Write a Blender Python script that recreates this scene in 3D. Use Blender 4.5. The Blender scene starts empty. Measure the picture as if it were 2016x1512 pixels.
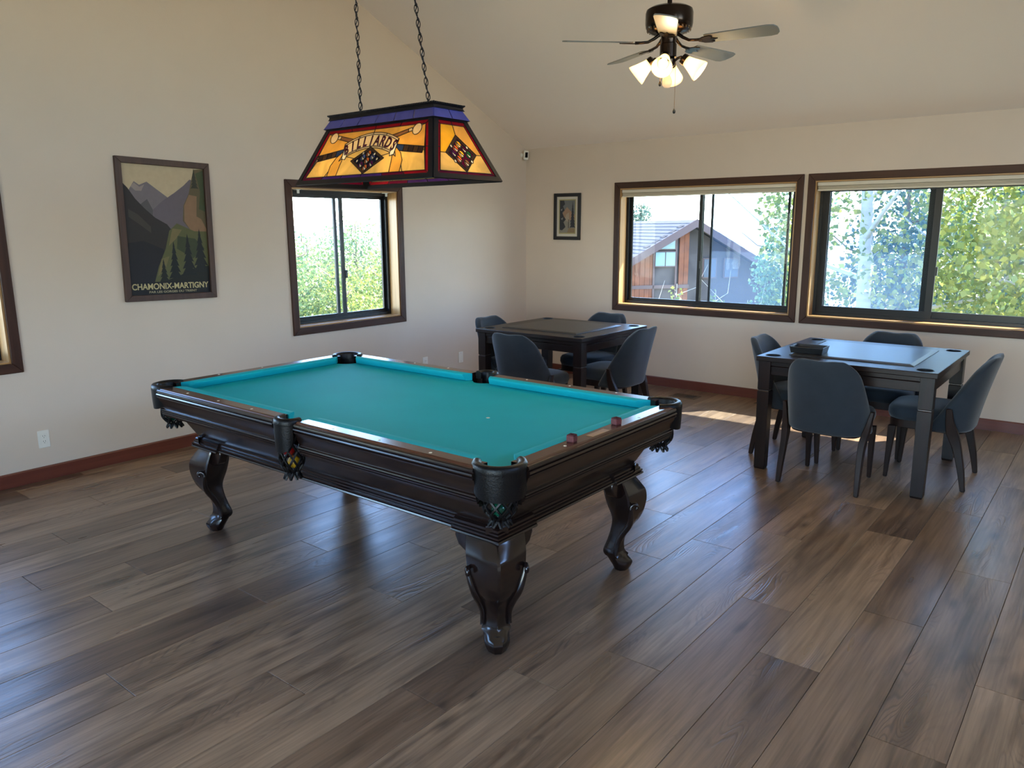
import bpy, bmesh, math, random
import numpy as np
from mathutils import Vector, Matrix
from mathutils.geometry import delaunay_2d_cdt
R = math.radians
S = bpy.context.scene
COL = S.collection
random.seed(7)
rng = np.random.default_rng(11)

# ------------------------------------------------------------------ camera
CAM = Vector((-6.9916, -5.3794, 1.598))
YAW, PITCH, ROLL, FPX = 0.674684, -0.200825, -0.004933, 1513.93
fw = Vector((math.cos(PITCH) * math.cos(YAW), math.cos(PITCH) * math.sin(YAW), math.sin(PITCH)))
rt0 = Vector((math.sin(YAW), -math.cos(YAW), 0)); up0 = rt0.cross(fw)
rt = rt0 * math.cos(ROLL) + up0 * math.sin(ROLL)
up = up0 * math.cos(ROLL) - rt0 * math.sin(ROLL)
cd = bpy.data.cameras.new('camera'); cam = bpy.data.objects.new('camera', cd); COL.objects.link(cam)
cd.sensor_fit = 'HORIZONTAL'; cd.sensor_width = 36.0; cd.lens = FPX / 2016 * 36.0
cd.clip_start = 0.05; cd.clip_end = 500
m3 = Matrix((rt, up, -fw)).transposed()
cam.matrix_world = Matrix.Translation(CAM) @ m3.to_4x4()
S.camera = cam

# ------------------------------------------------------------------ sky, sun, exposure
SUN_DIR = Vector((0.79, -0.61, 0.93)).normalized()      # towards the sun
W = bpy.data.worlds.new('world'); S.world = W; W.use_nodes = True
wn = W.node_tree.nodes; wl = W.node_tree.links
bg = wn['Background']
sky = wn.new('ShaderNodeTexSky'); sky.sky_type = 'NISHITA'; sky.sun_disc = False
sky.sun_elevation = math.asin(SUN_DIR.z); sky.sun_rotation = math.atan2(SUN_DIR.x, SUN_DIR.y)
sky.air_density = 1.0; sky.dust_density = 0.6; sky.ozone_density = 2.5; sky.altitude = 1800
wl.new(sky.outputs[0], bg.inputs[0]); bg.inputs[1].default_value = 1.6
sd = bpy.data.lights.new('sun', 'SUN'); sd.energy = 24.0; sd.angle = R(0.6); sd.color = (1.0, 0.93, 0.80)
sun = bpy.data.objects.new('sun', sd); COL.objects.link(sun)
sun.rotation_euler = SUN_DIR.to_track_quat('Z', 'Y').to_euler(); sun.location = (8, -8, 12)
vs = S.view_settings
vs.view_transform = 'Standard'; vs.look = 'None'; vs.gamma = 1.0; vs.use_curve_mapping = False
vs.exposure = 0.72
cy = S.cycles
cy.use_denoising = True; cy.max_bounces = 10; cy.diffuse_bounces = 6; cy.glossy_bounces = 4
cy.transmission_bounces = 8; cy.transparent_max_bounces = 16; cy.sample_clamp_indirect = 6.0
cy.caustics_reflective = False; cy.caustics_refractive = False

# ------------------------------------------------------------------ helpers: meshes
def link(o, parent=None):
    COL.objects.link(o)
    if parent is not None: o.parent = parent
    return o

def tag(o, label=None, cat=None, group=None, kind=None):
    if label: o['label'] = label
    if cat: o['category'] = cat
    if group: o['group'] = group
    if kind: o['kind'] = kind
    return o

def empty(name, loc=(0, 0, 0), rz=0.0, parent=None):
    o = bpy.data.objects.new(name, None); o.location = loc; o.rotation_euler = (0, 0, rz)
    o.empty_display_size = 0.1
    return link(o, parent)

def bmobj(name, bm, m, parent=None, smooth=None, bev=0.0, seg=2, sub=0):
    bmesh.ops.remove_doubles(bm, verts=bm.verts, dist=1e-5)
    bmesh.ops.recalc_face_normals(bm, faces=bm.faces)
    me = bpy.data.meshes.new(name); bm.to_mesh(me); bm.free()
    if m is not None: me.materials.append(m)
    o = bpy.data.objects.new(name, me); link(o, parent)
    if bev:
        b = o.modifiers.new('bevel', 'BEVEL'); b.width = bev; b.segments = seg; b.limit_method = 'ANGLE'; b.angle_limit = R(40)
    if sub:
        b = o.modifiers.new('sub', 'SUBSURF'); b.levels = sub; b.render_levels = sub
    if smooth is not None:
        shade(me, smooth)
    elif bev: shade(me, 40)
    return o

def shade(me, ang=40):
    me.polygons.foreach_set('use_smooth', [True] * len(me.polygons))
    if ang < 180: me.set_sharp_from_angle(angle=R(ang))

I3 = Matrix.Identity(4)
def box(bm, c, s, M=I3):
    c = Vector(c); h = Vector(s) / 2
    v = [bm.verts.new(M @ (c + Vector((x * h.x, y * h.y, z * h.z)))) for x in (-1, 1) for y in (-1, 1) for z in (-1, 1)]
    for f in ((0, 1, 3, 2), (4, 6, 7, 5), (0, 4, 5, 1), (2, 3, 7, 6), (0, 2, 6, 4), (1, 5, 7, 3)):
        bm.faces.new([v[i] for i in f])

def box2(bm, a, b, M=I3):
    a = Vector(a); b = Vector(b); box(bm, (a + b) / 2, [abs(x) for x in (b - a)], M)

def hexa(bm, p):     # p[0:4] one quad, p[4:8] the opposite one
    v = [bm.verts.new(Vector(q)) for q in p]
    for f in ((3, 2, 1, 0), (4, 5, 6, 7), (0, 1, 5, 4), (1, 2, 6, 5), (2, 3, 7, 6), (3, 0, 4, 7)):
        bm.faces.new([v[i] for i in f])

def rings(bm, rs, closed=False, caps=True):
    vv = [[bm.verts.new(Vector(p)) for p in r] for r in rs]
    n = len(vv[0])
    pairs = list(zip(vv[:-1], vv[1:])) + ([(vv[-1], vv[0])] if closed else [])
    for a, b in pairs:
        for i in range(n):
            j = (i + 1) % n
            bm.faces.new((a[i], a[j], b[j], b[i]))
    if caps and not closed:
        bm.faces.new(vv[0][::-1]); bm.faces.new(vv[-1])

def tube(bm, path, rad, n=8, closed=False, M=I3):
    P = [Vector(p) for p in path]; k = len(P)
    if not isinstance(rad, (list, tuple)): rad = [rad] * k
    ref = None; rs = []
    for i in range(k):
        if closed: t = P[(i + 1) % k] - P[i - 1]
        else: t = P[min(i + 1, k - 1)] - P[max(i - 1, 0)]
        t.normalize()
        if ref is None:
            ref = Vector((0, 0, 1)) if abs(t.z) < 0.9 else Vector((1, 0, 0))
        a = (ref - t * ref.dot(t)).normalized(); ref = a; b = t.cross(a)
        rs.append([M @ (P[i] + (a * math.cos(q) + b * math.sin(q)) * rad[i]) for q in (2 * math.pi * j / n for j in range(n))])
    rings(bm, rs, closed)

def lathe(bm, prof, n=20, M=I3, caps=True):
    rs = [[M @ Vector((r * math.cos(2 * math.pi * j / n), r * math.sin(2 * math.pi * j / n), z)) for j in range(n)] for r, z in prof]
    rings(bm, rs, False, caps)

def prism(bm, poly, f0, f1):
    """poly: 2-D points; f0, f1 map a 2-D point to the two 3-D end positions"""
    a = [bm.verts.new(Vector(f0(*p))) for p in poly]; b = [bm.verts.new(Vector(f1(*p))) for p in poly]
    n = len(poly)
    bm.faces.new(a[::-1]); bm.faces.new(b)
    for i in range(n):
        j = (i + 1) % n
        bm.faces.new((a[i], a[j], b[j], b[i]))

def one(fn, *a, **k):
    bm = bmesh.new(); fn(bm, *a, **k); return bm

def sphere(bm, c, r, M=I3, u=16, v=10):
    bmesh.ops.create_uvsphere(bm, u_segments=u, v_segments=v, radius=r, matrix=M @ Matrix.Translation(Vector(c)))

def catmull(pts, per=4):
    out = []
    n = len(pts)
    for i in range(n - 1):
        p0, p1, p2, p3 = (np.array(pts[max(0, i - 1)]), np.array(pts[i]), np.array(pts[i + 1]), np.array(pts[min(n - 1, i + 2)]))
        for k in range(per):
            t = k / per
            out.append(0.5 * ((2 * p1) + (-p0 + p2) * t + (2 * p0 - 5 * p1 + 4 * p2 - p3) * t * t + (-p0 + 3 * p1 - 3 * p2 + p3) * t ** 3))
    out.append(np.array(pts[-1]))
    return out

def copy_tree(o, parent=None):
    c = o.copy(); link(c); c.parent = parent
    for ch in list(o.children): copy_tree(ch, c)
    return c

def px_inside(p, marg=0):
    d = Vector(p) - CAM; z = d.dot(fw)
    if z < 0.2: return False
    x = 1008 + FPX * d.dot(rt) / z; y = 756 - FPX * d.dot(up) / z
    return -marg < x < 2016 + marg and -marg < y < 1512 + marg

# ------------------------------------------------------------------ helpers: materials
MATS = {}
def srgb(r, g, b):
    f = lambda c: (c / 255 / 12.92) if c / 255 <= 0.04045 else ((c / 255 + 0.055) / 1.055) ** 2.4
    return (f(r), f(g), f(b), 1.0)

def new_mat(name):
    m = bpy.data.materials.new(name); m.use_nodes = True
    nt = m.node_tree; return m, nt, nt.nodes, nt.links, nt.nodes['Principled BSDF']

def M_(name, col, rough=0.5, metal=0.0, spec=0.5, var=0.0, scale=8.0, bump=0.0, bscale=60.0, coat=0.0, sheen=0.0, stretch=(1, 1, 1), emit=None, estr=0.0):
    if name in MATS: return MATS[name]
    m, nt, N, L, b = new_mat(name)
    b.inputs['Base Color'].default_value = col; b.inputs['Roughness'].default_value = rough
    b.inputs['Metallic'].default_value = metal; b.inputs['Specular IOR Level'].default_value = spec
    b.inputs['Coat Weight'].default_value = coat; b.inputs['Coat Roughness'].default_value = 0.15
    b.inputs['Sheen Weight'].default_value = sheen
    if emit: b.inputs['Emission Color'].default_value = emit; b.inputs['Emission Strength'].default_value = estr
    tc = N.new('ShaderNodeTexCoord'); mp = N.new('ShaderNodeMapping'); mp.inputs['Scale'].default_value = stretch
    L.new(tc.outputs['Object'], mp.inputs['Vector'])
    if var:
        nz = N.new('ShaderNodeTexNoise'); nz.inputs['Scale'].default_value = scale; nz.inputs['Detail'].default_value = 6
        L.new(mp.outputs[0], nz.inputs['Vector'])
        rp = N.new('ShaderNodeMapRange'); rp.inputs[1].default_value = 0.25; rp.inputs[2].default_value = 0.75
        rp.inputs[3].default_value = 1 - var; rp.inputs[4].default_value = 1 + var
        L.new(nz.outputs['Fac'], rp.inputs[0])
        mx = N.new('ShaderNodeVectorMath'); mx.operation = 'SCALE'; mx.inputs[0].default_value = col[:3]
        L.new(rp.outputs[0], mx.inputs['Scale']); L.new(mx.outputs[0], b.inputs['Base Color'])
    if bump:
        nz2 = N.new('ShaderNodeTexNoise'); nz2.inputs['Scale'].default_value = bscale; nz2.inputs['Detail'].default_value = 4
        L.new(mp.outputs[0], nz2.inputs['Vector'])
        bp = N.new('ShaderNodeBump'); bp.inputs['Strength'].default_value = bump; bp.inputs['Distance'].default_value = 0.01
        L.new(nz2.outputs['Fac'], bp.inputs['Height']); L.new(bp.outputs[0], b.inputs['Normal'])
    MATS[name] = m; return m

def wood(name, c1, c2, rough=0.35, axis=0, scale=1.0, coat=0.0, bump=0.05, spec=0.5):
    """straight grained wood, the grain running along one object axis"""
    if name in MATS: return MATS[name]
    m, nt, N, L, b = new_mat(name)
    tc = N.new('ShaderNodeTexCoord'); mp = N.new('ShaderNodeMapping')
    s = [28.0 * scale] * 3; s[axis] = 1.6 * scale; mp.inputs['Scale'].default_value = s
    L.new(tc.outputs['Object'], mp.inputs['Vector'])
    nz = N.new('ShaderNodeTexNoise'); nz.inputs['Scale'].default_value = 1.0; nz.inputs['Detail'].default_value = 8; nz.inputs['Distortion'].default_value = 0.4
    L.new(mp.outputs[0], nz.inputs['Vector'])
    cr = N.new('ShaderNodeValToRGB'); cr.color_ramp.elements[0].color = c1; cr.color_ramp.elements[1].color = c2
    cr.color_ramp.elements[0].position = 0.3; cr.color_ramp.elements[1].position = 0.7
    L.new(nz.outputs['Fac'], cr.inputs[0]); L.new(cr.outputs[0], b.inputs['Base Color'])
    b.inputs['Roughness'].default_value = rough; b.inputs['Coat Weight'].default_value = coat; b.inputs['Coat Roughness'].default_value = 0.12; b.inputs['Specular IOR Level'].default_value = spec
    bp = N.new('ShaderNodeBump'); bp.inputs['Strength'].default_value = bump; bp.inputs['Distance'].default_value = 0.004
    L.new(nz.outputs['Fac'], bp.inputs['Height']); L.new(bp.outputs[0], b.inputs['Normal'])
    MATS[name] = m; return m

def glass_mat(name, tint=(1, 1, 1, 1), haze=0.0, hcol=(0.8, 0.9, 1, 1), refl=0.004, clouds=False):
    """thin pane: straight-through transmission, a little mirror, optional film for dust or hazy glow"""
    if name in MATS: return MATS[name]
    m, nt, N, L, b = new_mat(name); N.remove(b); out = N['Material Output']
    t = N.new('ShaderNodeBsdfTransparent'); t.inputs[0].default_value = tint
    g = N.new('ShaderNodeBsdfGlossy'); g.inputs['Roughness'].default_value = 0.02
    a = N.new('ShaderNodeMixShader'); a.inputs[0].default_value = refl
    L.new(t.outputs[0], a.inputs[1]); L.new(g.outputs[0], a.inputs[2])
    last = a
    if haze:
        d = N.new('ShaderNodeBsdfTranslucent'); d.inputs[0].default_value = hcol
        c = N.new('ShaderNodeMixShader'); c.inputs[0].default_value = haze
        if clouds:
            tc = N.new('ShaderNodeTexCoord'); nz = N.new('ShaderNodeTexNoise'); nz.inputs['Scale'].default_value = 3.0; nz.inputs['Detail'].default_value = 5
            mr = N.new('ShaderNodeMapRange'); mr.inputs[1].default_value = 0.42; mr.inputs[2].default_value = 0.75; mr.inputs[3].default_value = 0.0; mr.inputs[4].default_value = haze * 2
            L.new(tc.outputs['Object'], nz.inputs['Vector']); L.new(nz.outputs['Fac'], mr.inputs[0]); L.new(mr.outputs[0], c.inputs[0])
        L.new(a.outputs[0], c.inputs[1]); L.new(d.outputs[0], c.inputs[2]); last = c
    L.new(last.outputs[0], out.inputs['Surface'])
    MATS[name] = m; return m

def stained(name, col, tr=0.7):
    """art glass: glows with the light behind it, glossy in front"""
    key = 'art glass ' + name
    if key in MATS: return MATS[key]
    m, nt, N, L, b = new_mat(key); out = N['Material Output']
    tc = N.new('ShaderNodeTexCoord'); nz = N.new('ShaderNodeTexNoise'); nz.inputs['Scale'].default_value = 9; nz.inputs['Detail'].default_value = 4; nz.inputs['Distortion'].default_value = 1.2
    L.new(tc.outputs['Object'], nz.inputs['Vector'])
    mr = N.new('ShaderNodeMapRange'); mr.inputs[1].default_value = 0.3; mr.inputs[2].default_value = 0.7; mr.inputs[3].default_value = 0.82; mr.inputs[4].default_value = 1.12
    L.new(nz.outputs['Fac'], mr.inputs[0])
    sc = N.new('ShaderNodeVectorMath'); sc.operation = 'SCALE'; sc.inputs[0].default_value = col[:3]; L.new(mr.outputs[0], sc.inputs['Scale'])
    L.new(sc.outputs[0], b.inputs['Base Color']); b.inputs['Roughness'].default_value = 0.22
    t = N.new('ShaderNodeBsdfTranslucent'); L.new(sc.outputs[0], t.inputs[0])
    a = N.new('ShaderNodeMixShader'); a.inputs[0].default_value = tr
    L.new(b.outputs[0], a.inputs[1]); L.new(t.outputs[0], a.inputs[2]); L.new(a.outputs[0], out.inputs['Surface'])
    MATS[key] = m; return m

def leaf_mat(name, cols, trans=0.45):
    if name in MATS: return MATS[name]
    m, nt, N, L, b = new_mat(name); out = N['Material Output']
    ge = N.new('ShaderNodeNewGeometry'); cr = N.new('ShaderNodeValToRGB')
    el = cr.color_ramp.elements
    for i, c in enumerate(cols):
        e = el[i] if i < 2 else el.new(1.0)
        e.position = i / (len(cols) - 1); e.color = c
    L.new(ge.outputs['Random Per Island'], cr.inputs[0])
    L.new(cr.outputs[0], b.inputs['Base Color']); b.inputs['Roughness'].default_value = 0.45
    t = N.new('ShaderNodeBsdfTranslucent'); L.new(cr.outputs[0], t.inputs[0])
    a = N.new('ShaderNodeMixShader'); a.inputs[0].default_value = trans
    L.new(b.outputs[0], a.inputs[1]); L.new(t.outputs[0], a.inputs[2]); L.new(a.outputs[0], out.inputs['Surface'])
    MATS[name] = m; return m

def floor_mat():
    m, nt, N, L, b = new_mat('oak planks')
    tc = N.new('ShaderNodeTexCoord'); oi = N.new('ShaderNodeObjectInfo')
    off = N.new('ShaderNodeVectorMath'); off.operation = 'SCALE'; off.inputs[0].default_value = (37.0, 11.0, 5.0)
    L.new(oi.outputs['Random'], off.inputs['Scale'])
    ad = N.new('ShaderNodeVectorMath'); ad.operation = 'ADD'; L.new(tc.outputs['Object'], ad.inputs[0]); L.new(off.outputs[0], ad.inputs[1])
    def mapped(s):
        mp = N.new('ShaderNodeMapping'); mp.inputs['Scale'].default_value = s; L.new(ad.outputs[0], mp.inputs['Vector']); return mp
    def noise(v, sc, det=6, dist=0.0):
        n = N.new('ShaderNodeTexNoise'); n.inputs['Scale'].default_value = sc; n.inputs['Detail'].default_value = det; n.inputs['Distortion'].default_value = dist
        L.new(v.outputs[0], n.inputs['Vector']); return n
    def ramp(src, stops):
        r = N.new('ShaderNodeValToRGB'); e = r.color_ramp.elements
        for i, (p, c) in enumerate(stops):
            q = e[i] if i < 2 else e.new(p)
            q.position = p; q.color = c if len(c) == 4 else (*c, 1)
        L.new(src, r.inputs[0]); return r
    def mixc(f, a, bb, mode='MIX'):
        x = N.new('ShaderNodeMix'); x.data_type = 'RGBA'; x.blend_type = mode
        if isinstance(f, float): x.inputs[0].default_value = f
        else: L.new(f, x.inputs[0])
        L.new(a, x.inputs[6]); L.new(bb, x.inputs[7]); return x
    tone = ramp(oi.outputs['Random'], [(0.0, srgb(110, 89, 72)), (0.3, srgb(144, 119, 96)), (0.65, srgb(164, 139, 114)), (0.85, srgb(150, 125, 100)), (1.0, srgb(118, 99, 84))])
    broad = ramp(noise(mapped((1.4, 7, 1)), 1.0, 5, 0.6).outputs['Fac'], [(0.30, (0.50, 0.48, 0.47)), (0.47, (0.92, 0.91, 0.90)), (0.75, (1.18, 1.15, 1.10))])
    c1 = mixc(1.0, tone.outputs[0], broad.outputs[0], 'MULTIPLY')
    fine = ramp(noise(mapped((3, 90, 1)), 1.0, 5, 0.2).outputs['Fac'], [(0.3, (0.70, 0.69, 0.68)), (0.7, (1.12, 1.12, 1.12))])
    streak = ramp(noise(mapped((1.7, 19, 1)), 1.0, 6, 0.5).outputs['Fac'], [(0.34, (0.62, 0.60, 0.59)), (0.50, (1.0, 1.0, 1.0)), (0.8, (1.08, 1.07, 1.05))])
    c1 = mixc(1.0, c1.outputs[2], streak.outputs[0], 'MULTIPLY')
    c2 = mixc(1.0, c1.outputs[2], fine.outputs[0], 'MULTIPLY')
    # cathedral grain: contour lines of a stretched noise, in some places only
    fld = noise(mapped((1.3, 8.0, 1)), 1.0, 1.5, 0.35)
    mul = N.new('ShaderNodeMath'); mul.operation = 'MULTIPLY'; mul.inputs[1].default_value = 26.0; L.new(fld.outputs['Fac'], mul.inputs[0])
    fr = N.new('ShaderNodeMath'); fr.operation = 'PINGPONG'; fr.inputs[1].default_value = 0.5; L.new(mul.outputs[0], fr.inputs[0])
    lines = ramp(fr.outputs[0], [(0.05, (1, 1, 1)), (0.25, (0, 0, 0))])
    where = ramp(noise(mapped((1.0, 4.0, 1)), 1.3, 2).outputs['Fac'], [(0.50, (0, 0, 0)), (0.66, (1, 1, 1))])
    lw = N.new('ShaderNodeMath'); lw.operation = 'MULTIPLY'; L.new(lines.outputs[0], lw.inputs[0]); L.new(where.outputs[0], lw.inputs[1])
    lw2 = N.new('ShaderNodeMath'); lw2.operation = 'MULTIPLY'; lw2.inputs[1].default_value = 0.46; L.new(lw.outputs[0], lw2.inputs[0])
    dk = N.new('ShaderNodeRGB'); dk.outputs[0].default_value = srgb(66, 54, 47)
    c3 = mixc(lw2.outputs[0], c2.outputs[2], dk.outputs[0])
    # knots
    vo = N.new('ShaderNodeTexVoronoi'); vo.inputs['Scale'].default_value = 1.0; L.new(mapped((2.6, 7.0, 1)).outputs[0], vo.inputs['Vector'])
    kn = ramp(vo.outputs['Distance'], [(0.0, (1, 1, 1)), (0.07, (.6, .6, .6)), (0.22, (0, 0, 0))])
    kp = ramp(noise(mapped((0.9, 2.0, 1)), 1.7, 1).outputs['Fac'], [(0.40, (0, 0, 0)), (0.52, (1, 1, 1))])
    km = N.new('ShaderNodeMath'); km.operation = 'MULTIPLY'; L.new(kn.outputs[0], km.inputs[0]); L.new(kp.outputs[0], km.inputs[1])
    km2 = N.new('ShaderNodeMath'); km2.operation = 'MULTIPLY'; km2.inputs[1].default_value = 0.9; L.new(km.outputs[0], km2.inputs[0])
    dk2 = N.new('ShaderNodeRGB'); dk2.outputs[0].default_value = srgb(48, 38, 34)
    c4 = mixc(km2.outputs[0], c3.outputs[2], dk2.outputs[0])
    L.new(c4.outputs[2], b.inputs['Base Color'])
    rr = N.new('ShaderNodeMapRange'); rr.inputs[3].default_value = 0.22; rr.inputs[4].default_value = 0.40; L.new(fld.outputs['Fac'], rr.inputs[0]); L.new(rr.outputs[0], b.inputs['Roughness'])
    b.inputs['Specular IOR Level'].default_value = 0.62
    bp = N.new('ShaderNodeBump'); bp.inputs['Strength'].default_value = 0.25; bp.inputs['Distance'].default_value = 0.002; bp.invert = True
    sm = N.new('ShaderNodeMath'); sm.operation = 'ADD'; L.new(lw.outputs[0], sm.inputs[0]); L.new(fine.outputs[0], sm.inputs[1])
    L.new(sm.outputs[0], bp.inputs['Height']); L.new(bp.outputs[0], b.inputs['Normal'])
    MATS['oak planks'] = m; return m

m_wall = M_('wall paint', srgb(206, 190, 174), 0.75, spec=0.25, var=0.02, scale=3, bump=0.06, bscale=120)
m_ceil = M_('ceiling paint', srgb(243, 233, 226), 0.8, spec=0.2, bump=0.05, bscale=60)
m_floor = floor_mat()
m_base = wood('reddish baseboard wood', srgb(92, 44, 33), srgb(110, 56, 42), 0.4, axis=0)
m_base_y = wood('reddish baseboard wood y', srgb(92, 44, 33), srgb(110, 56, 42), 0.4, axis=1)
m_case = [wood('casing wood %d' % i, srgb(52, 31, 23), srgb(72, 45, 33), 0.45, axis=i, spec=0.25) for i in range(3)]
m_jamb = [wood('jamb wood %d' % i, srgb(150, 110, 66), srgb(182, 140, 88), 0.35, axis=i) for i in range(3)]
m_alu = M_('black window frame', srgb(22, 22, 25), 0.35, metal=0.4)
m_glass = glass_mat('clear pane', (0.97, 0.99, 1, 1), haze=0.005)  # faint film put in as the hazy glow of the lens
m_glass_t = glass_mat('tinted pane', (0.86, 0.89, 0.90, 1), haze=0.002)
m_glass_d = glass_mat('dusty pane', (0.86, 0.89, 0.90, 1), haze=0.006, clouds=True)
m_screen = glass_mat('insect screen', (0.80, 0.85, 0.92, 1), haze=0.028, hcol=(0.40, 0.62, 1.0, 1), refl=0.0)
m_blind = M_('cream blind', srgb(205, 196, 178), 0.7)
m_dark = M_('dark stained wood', srgb(23, 13, 11), 0.22, var=0.10, scale=5, coat=0.3, stretch=(1, 6, 6))
m_rail = [wood('rail top wood %d' % i, srgb(56, 28, 18), srgb(82, 44, 28), 0.26, axis=i, coat=0.3) for i in range(2)]
m_cloth = M_('green cloth', (0.004, 0.37, 0.43, 1), 0.7, spec=0.14, var=0.06, scale=3, bump=0.03, bscale=900)
m_leather = M_('black leather', srgb(10, 9, 10), 0.36, spec=0.25, bump=0.15, bscale=160)
m_gtab = [wood('espresso wood %d' % i, srgb(24, 15, 13), srgb(38, 25, 21), 0.36, axis=i, coat=0.0, spec=0.28) for i in range(3)]
m_panel = M_('table panel', srgb(34, 30, 29), 0.34, var=0.12, scale=9)
m_fabric = M_('slate velvet', srgb(41, 47, 54), 0.85, spec=0.15, var=0.10, scale=14, bump=0.05, bscale=500, sheen=0.25)
m_cleg = wood('chair leg wood', srgb(30, 19, 16), srgb(44, 29, 24), 0.42, axis=2, spec=0.22)
m_black = M_('black plastic', srgb(18, 18, 20), 0.4)
m_white = M_('white plastic', srgb(226, 222, 212), 0.35)
m_ivory = M_('ivory inlay', srgb(232, 226, 205), 0.3)
m_iron = M_('black lamp metal', srgb(30, 31, 38), 0.32, metal=0.6)
m_bronze = M_('dark bronze', srgb(46, 36, 30), 0.22, metal=0.85)
m_brass = M_('worn brass', srgb(150, 110, 66), 0.3, metal=0.9)

# ------------------------------------------------------------------ room shell
XW, YS, TH = -9.8, -8.6, 0.2
RIDGE = -5.0
SL = 0.4407
ceil_z = lambda x: 2.44 - SL * x if x >= RIDGE else 2.44 - SL * RIDGE + SL * (x - RIDGE)

def wall(name, us, zs, holes, P, top=None):
    """a wall of one piece with openings: us, zs break lines, P(u, d, z) -> world, holes = [(u0,u1,z0,z1)]"""
    us = sorted(set([round(u, 4) for u in us] + [round(h[i], 4) for h in holes for i in (0, 1)]))
    zs = sorted(set([round(z, 4) for z in zs] + [round(h[i], 4) for h in holes for i in (2, 3)]))
    nz = len(zs)
    zz = lambda i, j: (top(us[i]) if (top and j == nz - 1) else min(zs[j], top(us[i]) - 0.001 * (nz - j)) if top else zs[j])
    solid = {}
    for i in range(len(us) - 1):
        for j in range(nz - 1):
            cu = (us[i] + us[i + 1]) / 2; cz = (zs[j] + zs[j + 1]) / 2
            solid[i, j] = not any(h[0] < cu < h[1] and h[2] < cz < h[3] for h in holes)
    bm = bmesh.new(); V = {}
    def v(i, j, d):
        if (i, j, d) not in V: V[i, j, d] = bm.verts.new(Vector(P(us[i], d * TH, zz(i, j))))
        return V[i, j, d]
    for (i, j), s in solid.items():
        if not s: continue
        for d in (0, 1):
            bm.faces.new((v(i, j, d), v(i + 1, j, d), v(i + 1, j + 1, d), v(i, j + 1, d)))
        for (a, b2, c, di, dj) in (((i, j), (i + 1, j), 0, 0, -1), ((i, j + 1), (i + 1, j + 1), 0, 0, 1), ((i, j), (i, j + 1), 0, -1, 0), ((i + 1, j), (i + 1, j + 1), 0, 1, 0)):
            if not solid.get((i + di, j + dj), False):
                bm.faces.new((v(*a, 0), v(*b2, 0), v(*b2, 1), v(*a, 1)))
    return tag(bmobj(name, bm, m_wall), kind='structure')

PL = lambda u, d, z: (u, d, z)                    # wall with the poster, y = 0
PR = lambda u, d, z: (d, -u, z)                   # wall with the wide windows, x = 0
PW = lambda u, d, z: (XW - d, u, z)               # wall behind the camera, x = XW
PS = lambda u, d, z: (-u, YS - d, z)
CW = 0.06
WIN_L = (-3.173, -1.897, 0.722, 1.985)
WIN_LL = (-6.47, -5.194, 0.722, 1.985)
WIN_R1 = (1.152, 3.06, 0.744, 2.04)
WIN_R2 = (3.096, 5.004, 0.744, 2.04)
op = lambda w: (w[0] + CW, w[1] - CW, w[2] + CW, w[3] - CW)
ADDED_WIN_W = [(-7.8, -5.4, 0.06, 2.2), (-5.3, -2.9, 0.06, 2.2)]  # unseen glazing behind the camera, added to brighten the room
ADDED_WIN_LM = (-9.2, -7.4, 0.722, 1.985)  # unseen window added for brightness; table's blue reflections suggest one here
wall('wall_left', [XW, RIDGE, 0.0], [0.0, 2.4, 2.44], [op(WIN_L), op(WIN_LL), op(ADDED_WIN_LM)], PL, top=ceil_z)
wall('wall_right', [0.0, -YS], [0.0, 2.44], [op(WIN_R1), op(WIN_R2)], PR)
wall('wall_back', [YS, 0.0], [0.0, 2.32], [op(w) for w in ADDED_WIN_W], PW)
ADDED_WIN_N = [(2.6, 4.7, 2.30, 3.52), (5.3, 7.4, 2.30, 3.52)]  # unseen gable windows, added to light the left wall and the room
wall('wall_near', [0.0, -RIDGE, -XW], [0.0, 3.54, 3.6], [op(w) for w in ADDED_WIN_N], PS, top=lambda u: ceil_z(-u))

bm = bmesh.new()
prof = [(0.80, 2.44 - SL * 0.80), (RIDGE, ceil_z(RIDGE)), (XW - 0.7, ceil_z(XW - 0.7)), (XW - 0.7, ceil_z(XW - 0.7) + 0.16), (RIDGE, ceil_z(RIDGE) + 0.18), (0.80, 2.44 - SL * 0.80 + 0.16)]
prism(bm, prof, lambda x, z: (x, 0.45, z), lambda x, z: (x, YS - 0.45, z))
tag(bmobj('ceiling', bm, m_ceil), kind='structure')

# floor: a dark sub-floor and oak planks laid along x; the joints follow the photographed rows
floor = tag(bmobj('floor', one(box2, (XW, YS, -0.16), (0, 0, -0.006)), M_('sub-floor', srgb(38, 30, 26), 0.8)), kind='structure')
PWID, PLEN = 0.2283, 1.53
JOINT = {0: -5.356, 2: -5.118, 6: -4.275, 8: -5.697, 9: -4.737, 10: -5.246, 11: -4.40, 12: -4.873, 13: -4.025, 14: -4.749, 15: -3.787,
         16: -3.46, 17: -3.13, 18: -3.92, 19: -2.78, 20: -3.72, 21: -3.045, 22: -4.05, 1: -4.55, 3: -4.2, 4: -5.5, 5: -4.85, 7: -3.9}
pmesh = {}
def plank_mesh(ln, w):
    key = (round(ln, 3), round(w, 3))
    if key not in pmesh:
        o = bmobj('plank', one(box2, (0.0008, 0.0008, -0.006), (ln - 0.0008, w - 0.0008, 0.0)), m_floor)
        me = o.data; bpy.data.objects.remove(o); bmm = bmesh.new(); bmm.from_mesh(me)
        bmesh.ops.bevel(bmm, geom=[e for e in bmm.edges if all(v.co.z > -0.001 for v in e.verts)], offset=0.0011, segments=1, affect='EDGES')
        bmm.to_mesh(me); bmm.free(); pmesh[key] = me
    return pmesh[key]
rest = bmesh.new()
k = -1
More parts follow.
